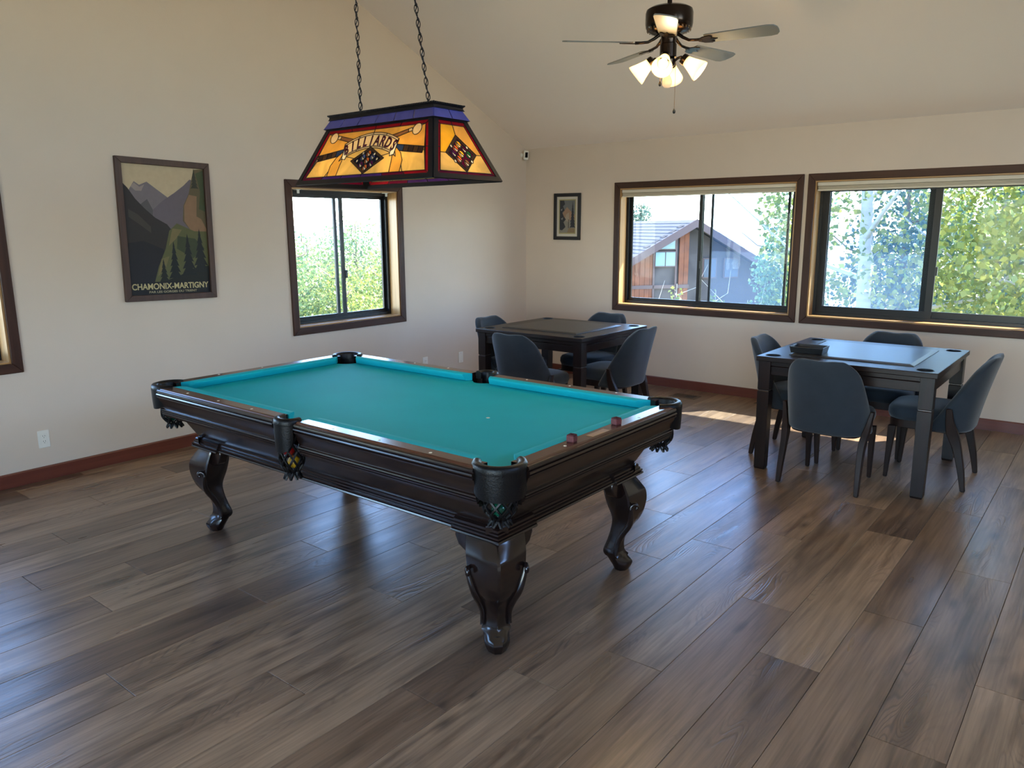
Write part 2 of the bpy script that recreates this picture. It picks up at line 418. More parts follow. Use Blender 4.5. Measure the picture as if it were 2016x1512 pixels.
while True:
    y1 = -0.10 - PWID * k; y0 = y1 - PWID
    y1 = min(y1, 0.0); 
    if y1 <= YS: break
    y0 = max(y0, YS)
    if y1 - y0 < 0.02: break
    j = JOINT.get(k, -4.0 - 1.53 * ((k * 0.38196) % 1))
    while j + PLEN < 0: j += PLEN
    xs = [0.0]
    while j > XW: xs.append(j); j -= PLEN
    xs.append(XW)
    for a, b2 in zip(xs[1:], xs[:-1]):
        ln = b2 - a
        if ln < 0.02: continue
        if any(px_inside((a + ln * q, y0 + (y1 - y0) * r, 0), 40) for q in (0, .25, .5, .75, 1) for r in (0, .5, 1)):
            o = bpy.data.objects.new('plank', plank_mesh(ln, y1 - y0)); o.location = (a, y0, 0); link(o, floor)
        else:
            box2(rest, (a + .001, y0 + .001, -0.006), (b2 - .001, y1 - .001, 0))
    k += 1
tag(bmobj('plank_field', rest, m_floor, floor), kind='stuff')

# baseboards
def baseboard(name, a, b, n, m):
    a = Vector((*a, 0)); b = Vector((*b, 0)); n = Vector((*n, 0))
    bm = bmesh.new()
    prof = [(0, 0), (0.014, 0), (0.014, 0.082), (0.010, 0.09), (0, 0.09)]
    prism(bm, prof, lambda o, z: a + n * o + Vector((0, 0, z)), lambda o, z: b + n * o + Vector((0, 0, z)))
    return tag(bmobj(name, bm, m), kind='structure')
baseboard('baseboard_left', (XW, 0), (0, 0), (0, -1), m_base)
baseboard('baseboard_right', (0, 0), (0, YS), (-1, 0), m_base_y)
baseboard('baseboard_near', (XW, YS), (0, YS), (0, 1), m_base)

# ------------------------------------------------------------------ windows
def portal(P, w, name):
    u0, u1, z0, z1 = w
    c = Vector(P((u0 + u1) / 2, 0.17, (z0 + z1) / 2)); n = Vector(P(0, 0, 0)) - Vector(P(0, 1, 0))
    l = bpy.data.lights.new(name, 'AREA'); l.shape = 'RECTANGLE'; l.size = u1 - u0; l.size_y = z1 - z0
    l.cycles.is_portal = True
    o = bpy.data.objects.new(name, l); link(o)
    zx = -n; yx = Vector((0, 0, 1)); xx = yx.cross(zx)
    o.matrix_world = Matrix.Translation(c) @ Matrix((xx, yx, zx)).transposed().to_4x4()

def window(name, P, w, ax, slide=None, mull=0.5, screen=None, dusty=False, latch=True, case=True, ov=0.018):
    """ax: world axis index along the wall; screen = (u0,u1) of the insect screen, latch on the meeting stile"""
    root = tag(empty(name, P((w[0] + w[1]) / 2, 0, w[2])), kind='structure')
    Mi = root.matrix_world.inverted() if False else Matrix.Translation(-Vector(root.location))
    Q = lambda u, d, z: Mi @ Vector(P(u, d, z))
    u0, u1, z0, z1 = w; a0, a1, b0, b1 = op(w)
    t = 0.02
    def cas(q, m):
        bm = bmesh.new(); hexa(bm, [Q(u, -0.0, z) for u, z in q] + [Q(u, -t, z) for u, z in q])
        bmobj('casing', bm, m, root, bev=0.004)
    if case:
        cas([(u0, z1), (u1, z1), (a1, b1), (a0, b1)], m_case[ax]); cas([(u0, z0), (a0, b0), (a1, b0), (u1, z0)], m_case[ax])
        cas([(u0, z0), (u0, z1), (a0, b1), (a0, b0)], m_case[2]); cas([(a1, b0), (a1, b1), (u1, z1), (u1, z0)], m_case[2])
    # jamb liner
    D, jt = 0.135, 0.012
    def bx(nm, ua, ub, da, db, za, zb, m, par=root, bev=0.0):
        bm = bmesh.new(); hexa(bm, [Q(ua, da, za), Q(ub, da, za), Q(ub, da, zb), Q(ua, da, zb), Q(ua, db, za), Q(ub, db, za), Q(ub, db, zb), Q(ua, db, zb)])
        return bmobj(nm, bm, m, par, bev=bev)
    bx('jamb', a0, a0 + jt, -0.004, D, b0 + jt, b1 - jt, m_jamb[2]); bx('jamb', a1 - jt, a1, -0.004, D, b0 + jt, b1 - jt, m_jamb[2])
    bx('head_jamb', a0, a1, -0.004, D, b1 - jt, b1, m_jamb[ax]); bx('sill', a0, a1, -0.006, D, b0, b0 + jt, m_jamb[ax], bev=0.003)
    c0, c1, e0, e1 = a0 + jt, a1 - jt, b0 + jt, b1 - jt
    # aluminium frame
    fwid = 0.026
    bm = bmesh.new()
    prof = [(D - 0.02, 0), (TH, 0), (TH, fwid), (D - 0.02, fwid)]
    corners = [(c0, e0, 1, 1), (c1, e0, -1, 1), (c1, e1, -1, -1), (c0, e1, 1, -1)]
    rings(bm, [[Q(u + su * p, d, z + sz * p) for d, p in prof] for u, z, su, sz in corners], closed=True)
    bmobj('frame', bm, m_alu, root)
    i0, i1, j0, j1 = c0 + fwid, c1 - fwid, e0 + fwid, e1 - fwid
    mu = i0 + (i1 - i0) * mull
    def sash(nm, ua, ub, d, sw, m, gl):
        bm = bmesh.new()
        prof = [(d, 0), (d + 0.018, 0), (d + 0.018, sw), (d, sw)]
        cs = [(ua, j0, 1, 1), (ub, j0, -1, 1), (ub, j1, -1, -1), (ua, j1, 1, -1)]
        rings(bm, [[Q(u + su * p, dd, z + sz * p) for dd, p in prof] for u, z, su, sz in cs], closed=True)
        s = bmobj(nm, bm, m, root)
        bx('pane' if gl is not m_screen else 'screen_mesh', ua + sw, ub - sw, d + 0.008, d + 0.011, j0 + sw, j1 - sw, gl, s)
        return s
    gl = m_glass_d if dusty else m_glass; g2 = m_glass_t if dusty else m_glass
    if slide == 'left':
        s1 = sash('sash', i0, mu + ov, D - 0.012, 0.034 if ov < .045 else 0.055, m_alu, gl); s2 = sash('sash', mu - ov, i1, D + 0.012, 0.030 if ov < .045 else 0.055, m_alu, g2)
        if latch: bx('latch', mu + ov - 0.004, mu + ov + 0.016, D - 0.024, D - 0.004, j0 + 0.32 * (j1 - j0), j0 + 0.32 * (j1 - j0) + 0.07, m_black, s1)
    elif slide == 'right':
        s1 = sash('sash', i0, mu + ov, D + 0.012, 0.030, m_alu, gl); s2 = sash('sash', mu - ov, i1, D - 0.012, 0.034, m_alu, g2)
        if latch: bx('latch', mu + 0.004, mu + 0.016, D - 0.024, D - 0.004, j0 + 0.32 * (j1 - j0), j0 + 0.32 * (j1 - j0) + 0.07, m_black, s2)
    else:
        sash('sash', i0, i1, D, 0.02, m_alu, gl)
    if screen:
        s3 = sash('insect_screen', screen[0], screen[1], D + 0.037, 0.020, m_alu, m_screen)
    portal(P, op(w), 'portal_' + name)
    return root

window('window_1', PL, WIN_L, 0, slide='left', mull=0.50, ov=0.042)
window('window_2', PL, WIN_LL, 0, slide='left', mull=0.5)
window('window_3', PR, WIN_R1, 1, slide='right', mull=0.465, screen=(2.13, 2.89), dusty=True)
window('window_4', PR, WIN_R2, 1, slide='left', mull=0.515, screen=(3.225, 4.10), dusty=True, ov=0.05)
for i, w in enumerate(ADDED_WIN_W): window('window_%d' % (i + 5), PW, w, 1, slide='right' if i == 1 else 'left')  # glazing put in for more daylight from behind
for i, w in enumerate(ADDED_WIN_N): window('window_%d' % (i + 8), PS, w, 0)  # high windows put in for more daylight
window('window_7', PL, ADDED_WIN_LM, 0, slide='left')  # extra window put in further along the left wall

def blind(w, label):
    a0, a1, b0, b1 = op(w)
    root = tag(empty('window_blind', PR((a0 + a1) / 2, 0.03, b1)), label, 'blind', 'raised cream window blinds')
    c = Vector(root.location)
    def bx(nm, z0, z1, d0, d1, m, e=0.014):
        bmobj(nm, one(box2, Vector(PR(a0 + e, d0, z0)) - c, Vector(PR(a1 - e, d1, z1)) - c), m, root, bev=0.004)
    bx('headrail', b1 - 0.045, b1 - 0.013, 0.008, 0.058, m_blind)
    for i in range(4): bx('folded_slat', b1 - 0.053 - 0.006 * i, b1 - 0.0475 - 0.006 * i, 0.012, 0.052, M_('blind fabric', srgb(196, 186, 166), 0.85), 0.018)
    bx('bottom_rail', b1 - 0.086, b1 - 0.072, 0.010, 0.054, m_blind)
blind(WIN_R1, 'cream blind pulled up inside the window that shows the neighbouring house')
blind(WIN_R2, 'cream blind pulled up inside the window that shows the white tree trunk')

# ------------------------------------------------------------------ pool table
TX, TY = -4.4535, -2.651
HX, HY = 0.6765, 1.202
ZR, ZB = 0.804, 0.765
WOODW, NOSE = 0.074, 0.123          # inset of the wood/cloth line and of the cushion nose from the outer edge
pool = tag(empty('pool_table', (TX, TY, 0)), 'dark carved pool table with green cloth and leather net pockets under the stained glass lamp', 'pool table')

# playing surface with notched pockets
def bed_outline():
    ex, ey = HX - WOODW - 0.01, HY - WOODW - 0.01
    pts = []
    def arc(cx, cy, r, a0, a1, n=9):
        for i in range(n):
            a = R(a0 + (a1 - a0) * i / (n - 1)); pts.append((cx + r * math.cos(a), cy + r * math.sin(a)))
    r = 0.100
    arc(ex, -ey, r, 180, 90); arc(ex + 0.03, 0, 0.06, 240, 120); arc(ex, ey, r, 270, 180)
    arc(-ex, ey, r, 360, 270); arc(-ex - 0.03, 0, 0.06, 60, -60); arc(-ex, -ey, r, 90, 0)
    return pts
bm = bmesh.new(); bo = bed_outline()
prism(bm, bo, lambda x, y: (x, y, ZB - 0.03), lambda x, y: (x, y, ZB))
bmobj('playing_surface', bm, m_cloth, pool)
bmobj('spot', one(lathe, [(0.009, ZB), (0.009, ZB + 0.0006)], 12, Matrix.Translation((0.0, -0.56, 0))), m_ivory, pool)

RAILPROF = [(0.0, 0.655), (0.0, 0.804), (0.058, 0.8055), (0.064, 0.802), (0.066, 0.799), (0.074, 0.799), (0.078, 0.795), (0.079, 0.789), (0.074, 0.786), (0.074, 0.783),
            (0.081, 0.780), (0.083, 0.775), (0.080, 0.770), (0.075, 0.768), (0.080, 0.765), (0.080, 0.760), (0.073, 0.757), (0.070, 0.745), (0.063, 0.730), (0.058, 0.715), (0.056, 0.700),
            (0.063, 0.697), (0.064, 0.692), (0.058, 0.689), (0.062, 0.686), (0.062, 0.681), (0.055, 0.678), (0.058, 0.675), (0.058, 0.669), (0.048, 0.666), (0.046, 0.655)]
def side_rail(ax, sgn, a, b):
    """rail on the side facing sgn along axis ax, from a to b along the other axis"""
    base = (HX if ax == 0 else HY) - WOODW
    def p(o, z, t):
        q = sgn * (base + o)
        return (q, t, z) if ax == 0 else (t, q, z)
    bm = bmesh.new()
    prism(bm, RAILPROF, lambda o, z: p(o, z, a), lambda o, z: p(o, z, b))
    mat_i = m_rail[1 if ax == 0 else 0]
    r = bmobj('rail', bm, mat_i, pool, smooth=25)
    r.data.materials.append(m_dark)
    for f in r.data.polygons:
        c = f.center; o = abs(c[ax]) - base
        if c.z < 0.7985 or o < 0.001: f.material_index = 1
    # cushion
    bm = bmesh.new()
    cut = lambda inn, end: (end + (1 if end == a else -1) * (0.026 + inn * 1.05)) if abs(end) > 0.3 else (end + (1 if end == a else -1) * (-0.008 + inn * 0.55))
    prof = [(0.0, 0.8045), (0.020, 0.8065), (0.043, 0.8055), (NOSE - WOODW, 0.800), (NOSE - WOODW, 0.794), (0.032, ZB + 0.002), (0.0, ZB + 0.001)]
    prism(bm, prof, lambda i, z: p(-i, z, cut(i, a)), lambda i, z: p(-i, z, cut(i, b)))
    bmobj('cushion', bm, m_cloth, r, smooth=50)
    return r, p
EC = 0.132
SP = 0.075
def sights(r, p, ts):
    for t in ts:
        x, y, z = p(0.040, 0.8046, t)
        bmobj('sight', one(lathe, [(0.006, 0.0), (0.006, 0.0012), (0.0045, 0.0016)], 10, Matrix.Translation((x, y, z))), m_ivory, r)
for sg in (-1, 1):
    for a, b in ((-(HY - EC), -SP), (SP, HY - EC)):
        r, p = side_rail(0, sg, a, b)
        sights(r, p, [(-1 if b < 0 else 1) * q for q in (0.286, 0.56, 0.835)])
    r, p = side_rail(1, sg, -(HX - EC), HX - EC)
    sights(r, p, (-0.275, 0.0, 0.275) if sg > 0 else (-0.275, 0.275))
    if sg < 0:
        x, y, z = p(0.038, 0.8046, -0.045)
        bmobj('name_plate', one(box, (x, y, z + 0.0008), (0.125, 0.032, 0.0024)), M_('tan plate', srgb(150, 112, 72), 0.35, var=0.3, scale=60), r, bev=0.001)

# tapered aprons, base mouldings
def apron(ax, sgn):
    o1, o0 = 0.105, 0.178
    h = (HX, HY); l = (HY, HX)
    bm = bmesh.new()
    def p(ins, t, z):
        q = sgn * (h[ax] - ins)
        return (q, t, z) if ax == 0 else (t, q, z)
    L1, L0 = l[ax] - o1, l[ax] - o0
    hexa(bm, [p(o0, -L0, 0.52), p(o0, L0, 0.52), p(o1, L1, 0.66), p(o1, -L1, 0.66), p(o0 + .03, -L0 + .03, 0.52), p(o0 + .03, L0 - .03, 0.52), p(o1 + .03, L1 - .03, 0.66), p(o1 + .03, -L1 + .03, 0.66)])
    return bmobj('apron', bm, m_dark, pool)
for ax in (0, 1):
    for sg in (-1, 1): apron(ax, sg)
BP = [(0.0, 0.474), (0.022, 0.474), (0.026, 0.479), (0.024, 0.485), (0.018, 0.487), (0.022, 0.490), (0.022, 0.497), (0.014, 0.500), (0.014, 0.507), (0.008, 0.511), (0.008, 0.520), (0.002, 0.526), (0.0, 0.526)]
def base_mould(ax, sgn, a, b, grow, name):
    h = (HX, HY)[ax] - 0.182
    def p(o, z, t): 
        q = sgn * (h + o); return (q, t, z) if ax == 0 else (t, q, z)
    prof = [(-0.03, BP[0][1] - grow * 0.5)] + [(o + grow, z - grow * 0.5) for o, z in BP] + [(-0.03, BP[-1][1] - grow * 0.5)]
    e = lambda o, t: t + math.copysign(o, t)
    bm = bmesh.new()
    full_a = abs(abs(a) - ((HY, HX)[ax] - 0.182)) < 1e-6; full_b = abs(abs(b) - ((HY, HX)[ax] - 0.182)) < 1e-6
    prism(bm, prof, lambda o, z: p(o, z, e(o, a) if full_a else a), lambda o, z: p(o, z, e(o, b) if full_b else b))
    return bm
for ax in (0, 1):
    l = (HY, HX)[ax] - 0.182
    for sg in (-1, 1):
        bmobj('base_moulding', base_mould(ax, sg, -l, l, 0.0, ''), m_dark, pool, smooth=30)
for sx in (-1, 1):
    for sy in (-1, 1):
        bm = bmesh.new()
        for ax, s_, o_ in ((0, sx, sy), (1, sy, sx)):
            l = (HY, HX)[ax] - 0.182
            b2 = base_mould(ax, s_, o_ * l, o_ * (l - 0.20), 0.012, '')
            me = bpy.data.meshes.new('t'); b2.to_mesh(me); b2.free(); bm.from_mesh(me); bpy.data.meshes.remove(me)
        bmobj('corner_moulding', bm, m_dark, pool, smooth=30)
bmobj('under_panel', one(box2, (-(HX - .2), -(HY - .2), 0.48), (HX - .2, HY - .2, 0.51)), m_dark, pool)

# cabriole legs
LEG = [(0.474, 0.052, -0.10, 0.105), (0.458, 0.058, -0.10, 0.110), (0.42, 0.090, -0.10, 0.112), (0.386, 0.112, -0.098, 0.112), (0.328, 0.113, -0.082, 0.106), (0.256, 0.086, -0.055, 0.085),
       (0.198, 0.034, -0.060, 0.062), (0.148, 0.012, -0.075, 0.049), (0.097, 0.014, -0.094, 0.051), (0.069, 0.040, -0.084, 0.058), (0.043, 0.064, -0.070, 0.060), (0.025, 0.060, -0.058, 0.055), (0.0, 0.042, -0.042, 0.042)]
def leg():
    cv = catmull(LEG, 4)
    bm = bmesh.new(); rs = []
    for z, o, i, w in cv:
        w *= 1.06; z = max(0, z); mid = i + (o - i) * 0.42; r = []
        q = [(o, 0), (mid, w), (i, 0), (mid, -w)]
        sm = 0.05 if z > 0.07 else 0.26
        for k in range(4):
            a = Vector(q[k]); b = Vector(q[(k + 1) % 4])
            for t in (sm, 0.5, 1 - sm):
                pnt = a.lerp(b, t); c = Vector((mid, 0))
                bul = 1.0 + (0.10 if z > 0.07 else 0.16) * (1 - abs(2 * t - 1)) * (1 if k in (1, 2) else 0.35)
                pnt = c + (pnt - c) * bul
                r.append((pnt.x, pnt.y, z))
        rs.append(r)
    rings(bm, rs)
    lo = bmobj('leg', bm, m_dark, pool, smooth=38)
    for s in (-1, 1):
        path = []; rad = []
        for z, o, i, w in cv:
            if 0.085 < z < 0.345:
                path.append((i + (o - i) * 0.46, s * (w + 0.001), z)); rad.append(0.009 + 0.007 * math.sin(min(1, (z - .085) / .26) * math.pi))
        x0, y0, z0 = path[0]
        curl = []
        for q in range(8):
            a = R(200 - q * 40); rr = 0.022 * (1 - q / 10)
            curl.append((x0 + 0.02 + rr * math.cos(a), y0 + 0.001 * s, z0 - 0.002 + rr * math.sin(a) * 1.0))
        bm = bmesh.new(); tube(bm, curl[::-1] + path, [0.009] * 8 + rad, 8)
        bmobj('scroll', bm, m_dark, lo, smooth=60)
        # bracket wing along the table side
        bm = bmesh.new()
        pr = [(0, 0.474), (0.17, 0.474), (0.172, 0.445), (0.155, 0.410), (0.115, 0.388), (0.06, 0.378), (0, 0.365)]
        dirv = Vector((-math.sqrt(.5), s * math.sqrt(.5), 0)); nrm = Vector((math.sqrt(.5), s * math.sqrt(.5), 0))
        base = Vector((0.030, s * 0.030, 0))
        prism(bm, pr, lambda l, z: base + dirv * l - nrm * 0.0 + Vector((0, 0, z)), lambda l, z: base + dirv * l - nrm * 0.05 + Vector((0, 0, z)))
        bmobj('bracket', bm, m_dark, lo, bev=0.006)
    return lo
leg0 = leg()
first = True
for sx in (-1, 1):
    for sy in (-1, 1):
        l_ = leg0 if first else copy_tree(leg0, pool); first = False
        l_.location = (sx * (HX - 0.21), sy * (HY - 0.21), 0)
        l_.rotation_euler = (0, 0, math.atan2(sy, sx))

# leather pockets
def pocket(cx, cy, ang, r, half, zbag, side):
    """collar, drop shield and net bag; ang = outward direction, half = half the collar's arc"""
    M = Matrix.Translation((cx, cy, 0)) @ Matrix.Rotation(ang, 4, 'Z')
    n = 25
    sec = [(-0.024, 0.772), (-0.024, 0.806), (-0.018, 0.814), (-0.006, 0.817), (0.004, 0.814), (0.009, 0.805), (0.010, 0.79), (0.007, 0.772)]
    bm = bmesh.new(); rs = []
    for i in range(n):
        a = -half + 2 * half * i / (n - 1)
        rs.append([M @ Vector(((r + o) * math.cos(a), (r + o) * math.sin(a), z)) for o, z in sec])
    rings(bm, rs)
    col = bmobj('pocket', bm, m_leather, pool, smooth=50)
    # shield
    bm = bmesh.new(); nn = 19; hs = half * (0.62 if side else 0.80)
    rows = 7; grid = []
    for inner in (0, 1):
        g = []
        for k in range(rows):
            t = k / (rows - 1); row = []
            for i in range(nn):
                s = -1 + 2 * i / (nn - 1)
                low = (0.690 + 0.03 * abs(s) ** 4) if not side else (0.668 + 0.05 * abs(s) ** 3)
                z = 0.785 + (low - 0.785) * t
                rr = r + 0.009 - inner * 0.006 - 0.004 * t * t
                row.append(bm.verts.new(M @ Vector((rr * math.cos(s * hs), rr * math.sin(s * hs), z))))
            g.append(row)
        grid.append(g)
    for inner in (0, 1):
        for k in range(rows - 1):
            for i in range(nn - 1):
                g = grid[inner]; bm.faces.new((g[k][i], g[k][i + 1], g[k + 1][i + 1], g[k + 1][i]))
    for i in range(nn - 1):
        for k in (0, rows - 1): bm.faces.new((grid[0][k][i], grid[0][k][i + 1], grid[1][k][i + 1], grid[1][k][i]))
    for k in range(rows - 1):
        for i in (0, nn - 1): bm.faces.new((grid[0][k][i], grid[0][k + 1][i], grid[1][k + 1][i], grid[1][k][i]))
    bmobj('shield', bm, m_leather, col, smooth=50)
    # net: two sets of slanting straps on a bag, gathered and flaring at the bottom
    zt = 0.735; rb_ = r - (0.028 if not side else 0.004)
    def bag(t):
        rr = rb_ * (1 - 0.04 * t) if t < 0.6 else rb_ * (0.976 - 0.50 * ((t - 0.6) / 0.25) ** 1.3) if t < 0.85 else rb_ * (0.476 + 0.22 * (t - 0.85) / 0.15)
        return rr, zt + (zbag - zt) * t
    bm = bmesh.new()
    ns = 9
    for s in (-1, 1):
        for q in range(ns):
            path = []
            for i in range(15):
                t = i / 14; rr, z = bag(t); a = 2 * math.pi * q / ns + s * t * 2.1
                path.append(M @ Vector((rr * math.cos(a), rr * math.sin(a), z)))
            tube(bm, path, 0.0052, 5)
    nt_ = bmobj('net', bm, m_leather, col, smooth=60); nt_['kind'] = 'stuff'
    return M
RC = 0.094
for sx in (-1, 1):
    for sy in (-1, 1):
        pocket(sx * (HX - RC), sy * (HY - RC), math.atan2(sy, sx), RC - 0.006, R(112), 0.580, False)
    pocket(sx * (HX - 0.030), 0, 0 if sx > 0 else math.pi, 0.058, R(104), 0.540, True)

def ball(p, col, label):
    o = bmobj('pool_ball', one(sphere, (0, 0, 0), 0.0285), M_('ball ' + label[:14], col, 0.12, coat=0.5), smooth=180)
    o.location = p; return tag(o, label, 'ball', 'balls lying in the net pockets')
BR = 0.0286
ball((TX - HX + 0.024, TY + 0.010, 0.668), srgb(150, 22, 20), 'red ball showing through the net of the nearer side pocket')
ball((TX - HX + 0.034, TY - 0.008, 0.614), srgb(196, 150, 30), 'yellow ball at the bottom of the nearer side pocket net')
ball((TX - HX + 0.085, TY + HY - 0.090, 0.640), srgb(14, 92, 66), 'green ball in the far left corner pocket net')
ball((TX - HX + 0.085, TY - HY + 0.090, 0.640), srgb(12, 76, 58), 'dark green ball in the nearest corner pocket net')

def chalk(x, y, rz, label):
    o = tag(empty('chalk_cube', (x, y, 0.8052), rz), label, 'chalk', 'chalk cubes on the end rail')
    s = 0.0115
    bm = bmesh.new()
    ring = lambda q, z: [(-q, -q, z), (q, -q, z), (q, q, z), (-q, q, z)]
    rings(bm, [ring(s, 0), ring(s, 0.022), ring(s - 0.002, 0.0235), ring(s - 0.004, 0.021), ring(s - 0.007, 0.0185)])
    bmobj('chalk_block', bm, M_('maroon chalk', srgb(74, 24, 30), 0.8), o)
    bm = bmesh.new(); q = s + 0.0006
    rings(bm, [ring(q, 0.003), ring(q, 0.019), ring(q - 0.0012, 0.019), ring(q - 0.0012, 0.003)], closed=True)
    bmobj('paper_label', bm, M_('chalk paper', srgb(96, 44, 46), 0.6, var=0.4, scale=160), o)
    o.scale = (1.25, 1.25, 1.25)
chalk(-4.665, -3.806, 0.1, 'maroon chalk cube on the end rail, nearer the nearest corner pocket')
chalk(-4.340, -3.804, -0.2, 'maroon chalk cube on the end rail, nearer the right corner pocket')

# ------------------------------------------------------------------ game tables
def game_table(cx, cy, wx, wy, label):
    t = tag(empty('game_table', (cx, cy, 0)), label, 'table', 'square game tables by the window wall')
    zt = 0.767; hx, hy = wx / 2, wy / 2; cup = 0.046; ci = 0.085
    # top with cup holes
    outer = [(-hx, -hy), (hx, -hy), (hx, hy), (-hx, hy)]
    vs_, ed = [Vector(p) for p in outer], [(0, 1), (1, 2), (2, 3), (3, 0)]
    cups = [(sx * (hx - ci), sy * (hy - ci)) for sx in (-1, 1) for sy in (-1, 1)]
    fc = [[0, 1, 2, 3]]
    for c in cups:
        b0 = len(vs_)
        for i in range(20): vs_.append(Vector((c[0] + cup * math.cos(i * math.pi / 10), c[1] + cup * math.sin(i * math.pi / 10))))
        fc.append(list(range(b0, b0 + 20)))
    v, e, f, ov, oe, of = delaunay_2d_cdt(vs_, [], fc, 0, 1e-6)
    bm = bmesh.new()
    V = {}
    def vv(i, z):
        if (i, z) not in V: V[i, z] = bm.verts.new((v[i].x, v[i].y, z))
        return V[i, z]
    cnt = {}
    keep = [tri for tri, o in zip(f, of) if o == [0]]
    for tri in keep:
        for k in range(3): cnt[frozenset((tri[k], tri[k - 1]))] = cnt.get(frozenset((tri[k], tri[k - 1])), 0) + 1
        for z in (zt, zt - 0.032): bm.faces.new([vv(i, z) for i in tri])
    for ed_, n in cnt.items():
        if n == 1:
            a, b = tuple(ed_); bm.faces.new((vv(a, zt), vv(b, zt), vv(b, zt - 0.032), vv(a, zt - 0.032)))
    bmobj('table_top', bm, m_gtab[1], t, bev=0.004)
    for c in cups:
        M = Matrix.Translation((*c, 0))
        bmobj('cup_holder', one(lathe, [(0.001, zt - 0.060), (0.038, zt - 0.060), (0.0445, zt - 0.05), (0.0445, zt + 0.0012), (0.050, zt + 0.0022), (0.0505, zt + 0.0008), (0.0455, zt - 0.001), (0.0452, zt - 0.062), (0.001, zt - 0.062)], 20, M), m_black, t, smooth=40)
    # raised centre panel with a bevelled edge
    ph = hx - 0.16; py = hy - 0.16
    rc = lambda q, z: [(-ph + q, -py + q, z), (ph - q, -py + q, z), (ph - q, py - q, z), (-ph + q, py - q, z)]
    bm = bmesh.new(); rings(bm, [rc(0, zt), rc(0, zt + 0.004), rc(0.006, zt + 0.006), rc(0.028, zt + 0.011)])
    bmobj('centre_panel', bm, m_panel, t)
    # aprons and legs
    li = 0.016; lw = 0.076
    for ax in (0, 1):
        h = (hx, hy)[ax]; l = (hy, hx)[ax]
        for s in (-1, 1):
            bm = bmesh.new()
            def seg(o0, o1, z0, z1):
                q = s * (h - li - 0.012)
                a = [q - s * o0, -(l - li - lw), z0]; b = [q - s * o1, l - li - lw, z1]
                if ax == 1: a[0], a[1] = a[1], a[0]; b[0], b[1] = b[1], b[0]
                box2(bm, a, b)
            seg(0, 0.025, 0.645, 0.703); 
            bmobj('apron', bm, m_gtab[1 - ax], t, bev=0.003)
            bm = bmesh.new(); seg(-0.006, 0.025, 0.706, 0.734)
            bmobj('apron_rail', bm, m_gtab[1 - ax], t, bev=0.003)
    for sx in (-1, 1):
        for sy in (-1, 1):
            bm = bmesh.new(); x, y = sx * (hx - li - lw / 2), sy * (hy - li - lw / 2)
            sq = lambda w, z: [(x - w, y - w, z), (x + w, y - w, z), (x + w, y + w, z), (x - w, y + w, z)]
            w = lw / 2
            rings(bm, [sq(w - 0.008, 0.0), sq(w - 0.004, 0.012), sq(w, 0.50), sq(w, 0.532), sq(w - 0.004, 0.536), sq(w - 0.004, 0.542), sq(w, 0.546), sq(w, 0.735)])
            lg = bmobj('leg', bm, m_gtab[2], t)
            bmobj('inlay_band', one(box, (x, y, 0.539), (lw - 0.006, lw - 0.006, 0.003)), M_('band metal', srgb(120, 112, 106), 0.3, metal=0.7), lg)
    return t
game_table(-1.640, -1.648, 1.009, 1.075, 'square dark wood game table in the corner by the small framed picture')
game_table(-1.571, -4.056, 1.076, 1.066, 'square dark wood game table with a black tray on it')

# black tray on the right-hand table
tr = tag(empty('tray', (-1.835, -3.775, 0.7782), R(3)), 'small open black tray on the game table nearer the camera', 'tray')
bm = bmesh.new()
rr = lambda a, b, z: [(-a, -b, z), (a, -b, z), (a, b, z), (-a, b, z)]
rings(bm, [rr(0.082, 0.108, 0.012), rr(0.090, 0.116, 0.046), rr(0.094, 0.120, 0.048), rr(0.097, 0.123, 0.046), rr(0.088, 0.114, 0.001), ], caps=True)
bmobj('tray_body', bm, m_black, tr, bev=0.002); tr.scale = (0.86, 0.86, 0.9)
for s in (-1, 1): bmobj('rim_lip', one(box, (0, s * 0.1215, 0.047), (0.19, 0.006, 0.005)), m_black, tr, bev=0.001)

# ------------------------------------------------------------------ chairs
def chair_back():
    bm = bmesh.new(); nr, nc = 15, 19
    A, B = 0.258, 0.275
    def pt(k, i, inner):
        t = k / (nr - 1); s = -1 + 2 * i / (nc - 1)
        ph = R(84) + (R(50) - R(84)) * min(1, t / 0.92) ** 1.15
        if t > 0.72: ph *= 1 - 0.40 * ((t - 0.72) / 0.28) ** 3.2
        a = ph * s; th = 0.045 * inner
        topz = 0.822 + 0.0028 * math.cos(min(1, abs(s) * 1.6) * math.pi) * -1 
        z = 0.345 + (topz - 0.345) * t
        x = (A - th) * math.sin(a) * (1 + 0.05 * t); y = -0.235 - 0.105 * t ** 1.25 + th + (B - th) * (1 - math.cos(a)) ** 1.5
        return Vector((x, y, z - (0.012 * inner if k == nr - 1 else 0)))
    g = [[[bm.verts.new(pt(k, i, w)) for i in range(nc)] for k in range(nr)] for w in (0, 1)]
    for w in (0, 1):
        for k in range(nr - 1):
            for i in range(nc - 1): bm.faces.new((g[w][k][i], g[w][k][i + 1], g[w][k + 1][i + 1], g[w][k + 1][i]))
    for i in range(nc - 1):
        for k in (0, nr - 1): bm.faces.new((g[0][k][i], g[0][k][i + 1], g[1][k][i + 1], g[1][k][i]))
    for k in range(nr - 1):
        for i in (0, nc - 1): bm.faces.new((g[0][k][i], g[0][k + 1][i], g[1][k + 1][i], g[1][k][i]))
    return bm
def superell(a, b, n, cnt=32, cy=0.0, z=0.0):
    o = []
    for i in range(cnt):
        q = 2 * math.pi * i / cnt; c, s = math.cos(q), math.sin(q)
        o.append((a * math.copysign(abs(c) ** (2 / n), c), cy + b * math.copysign(abs(s) ** (2 / n), s), z))
    return o
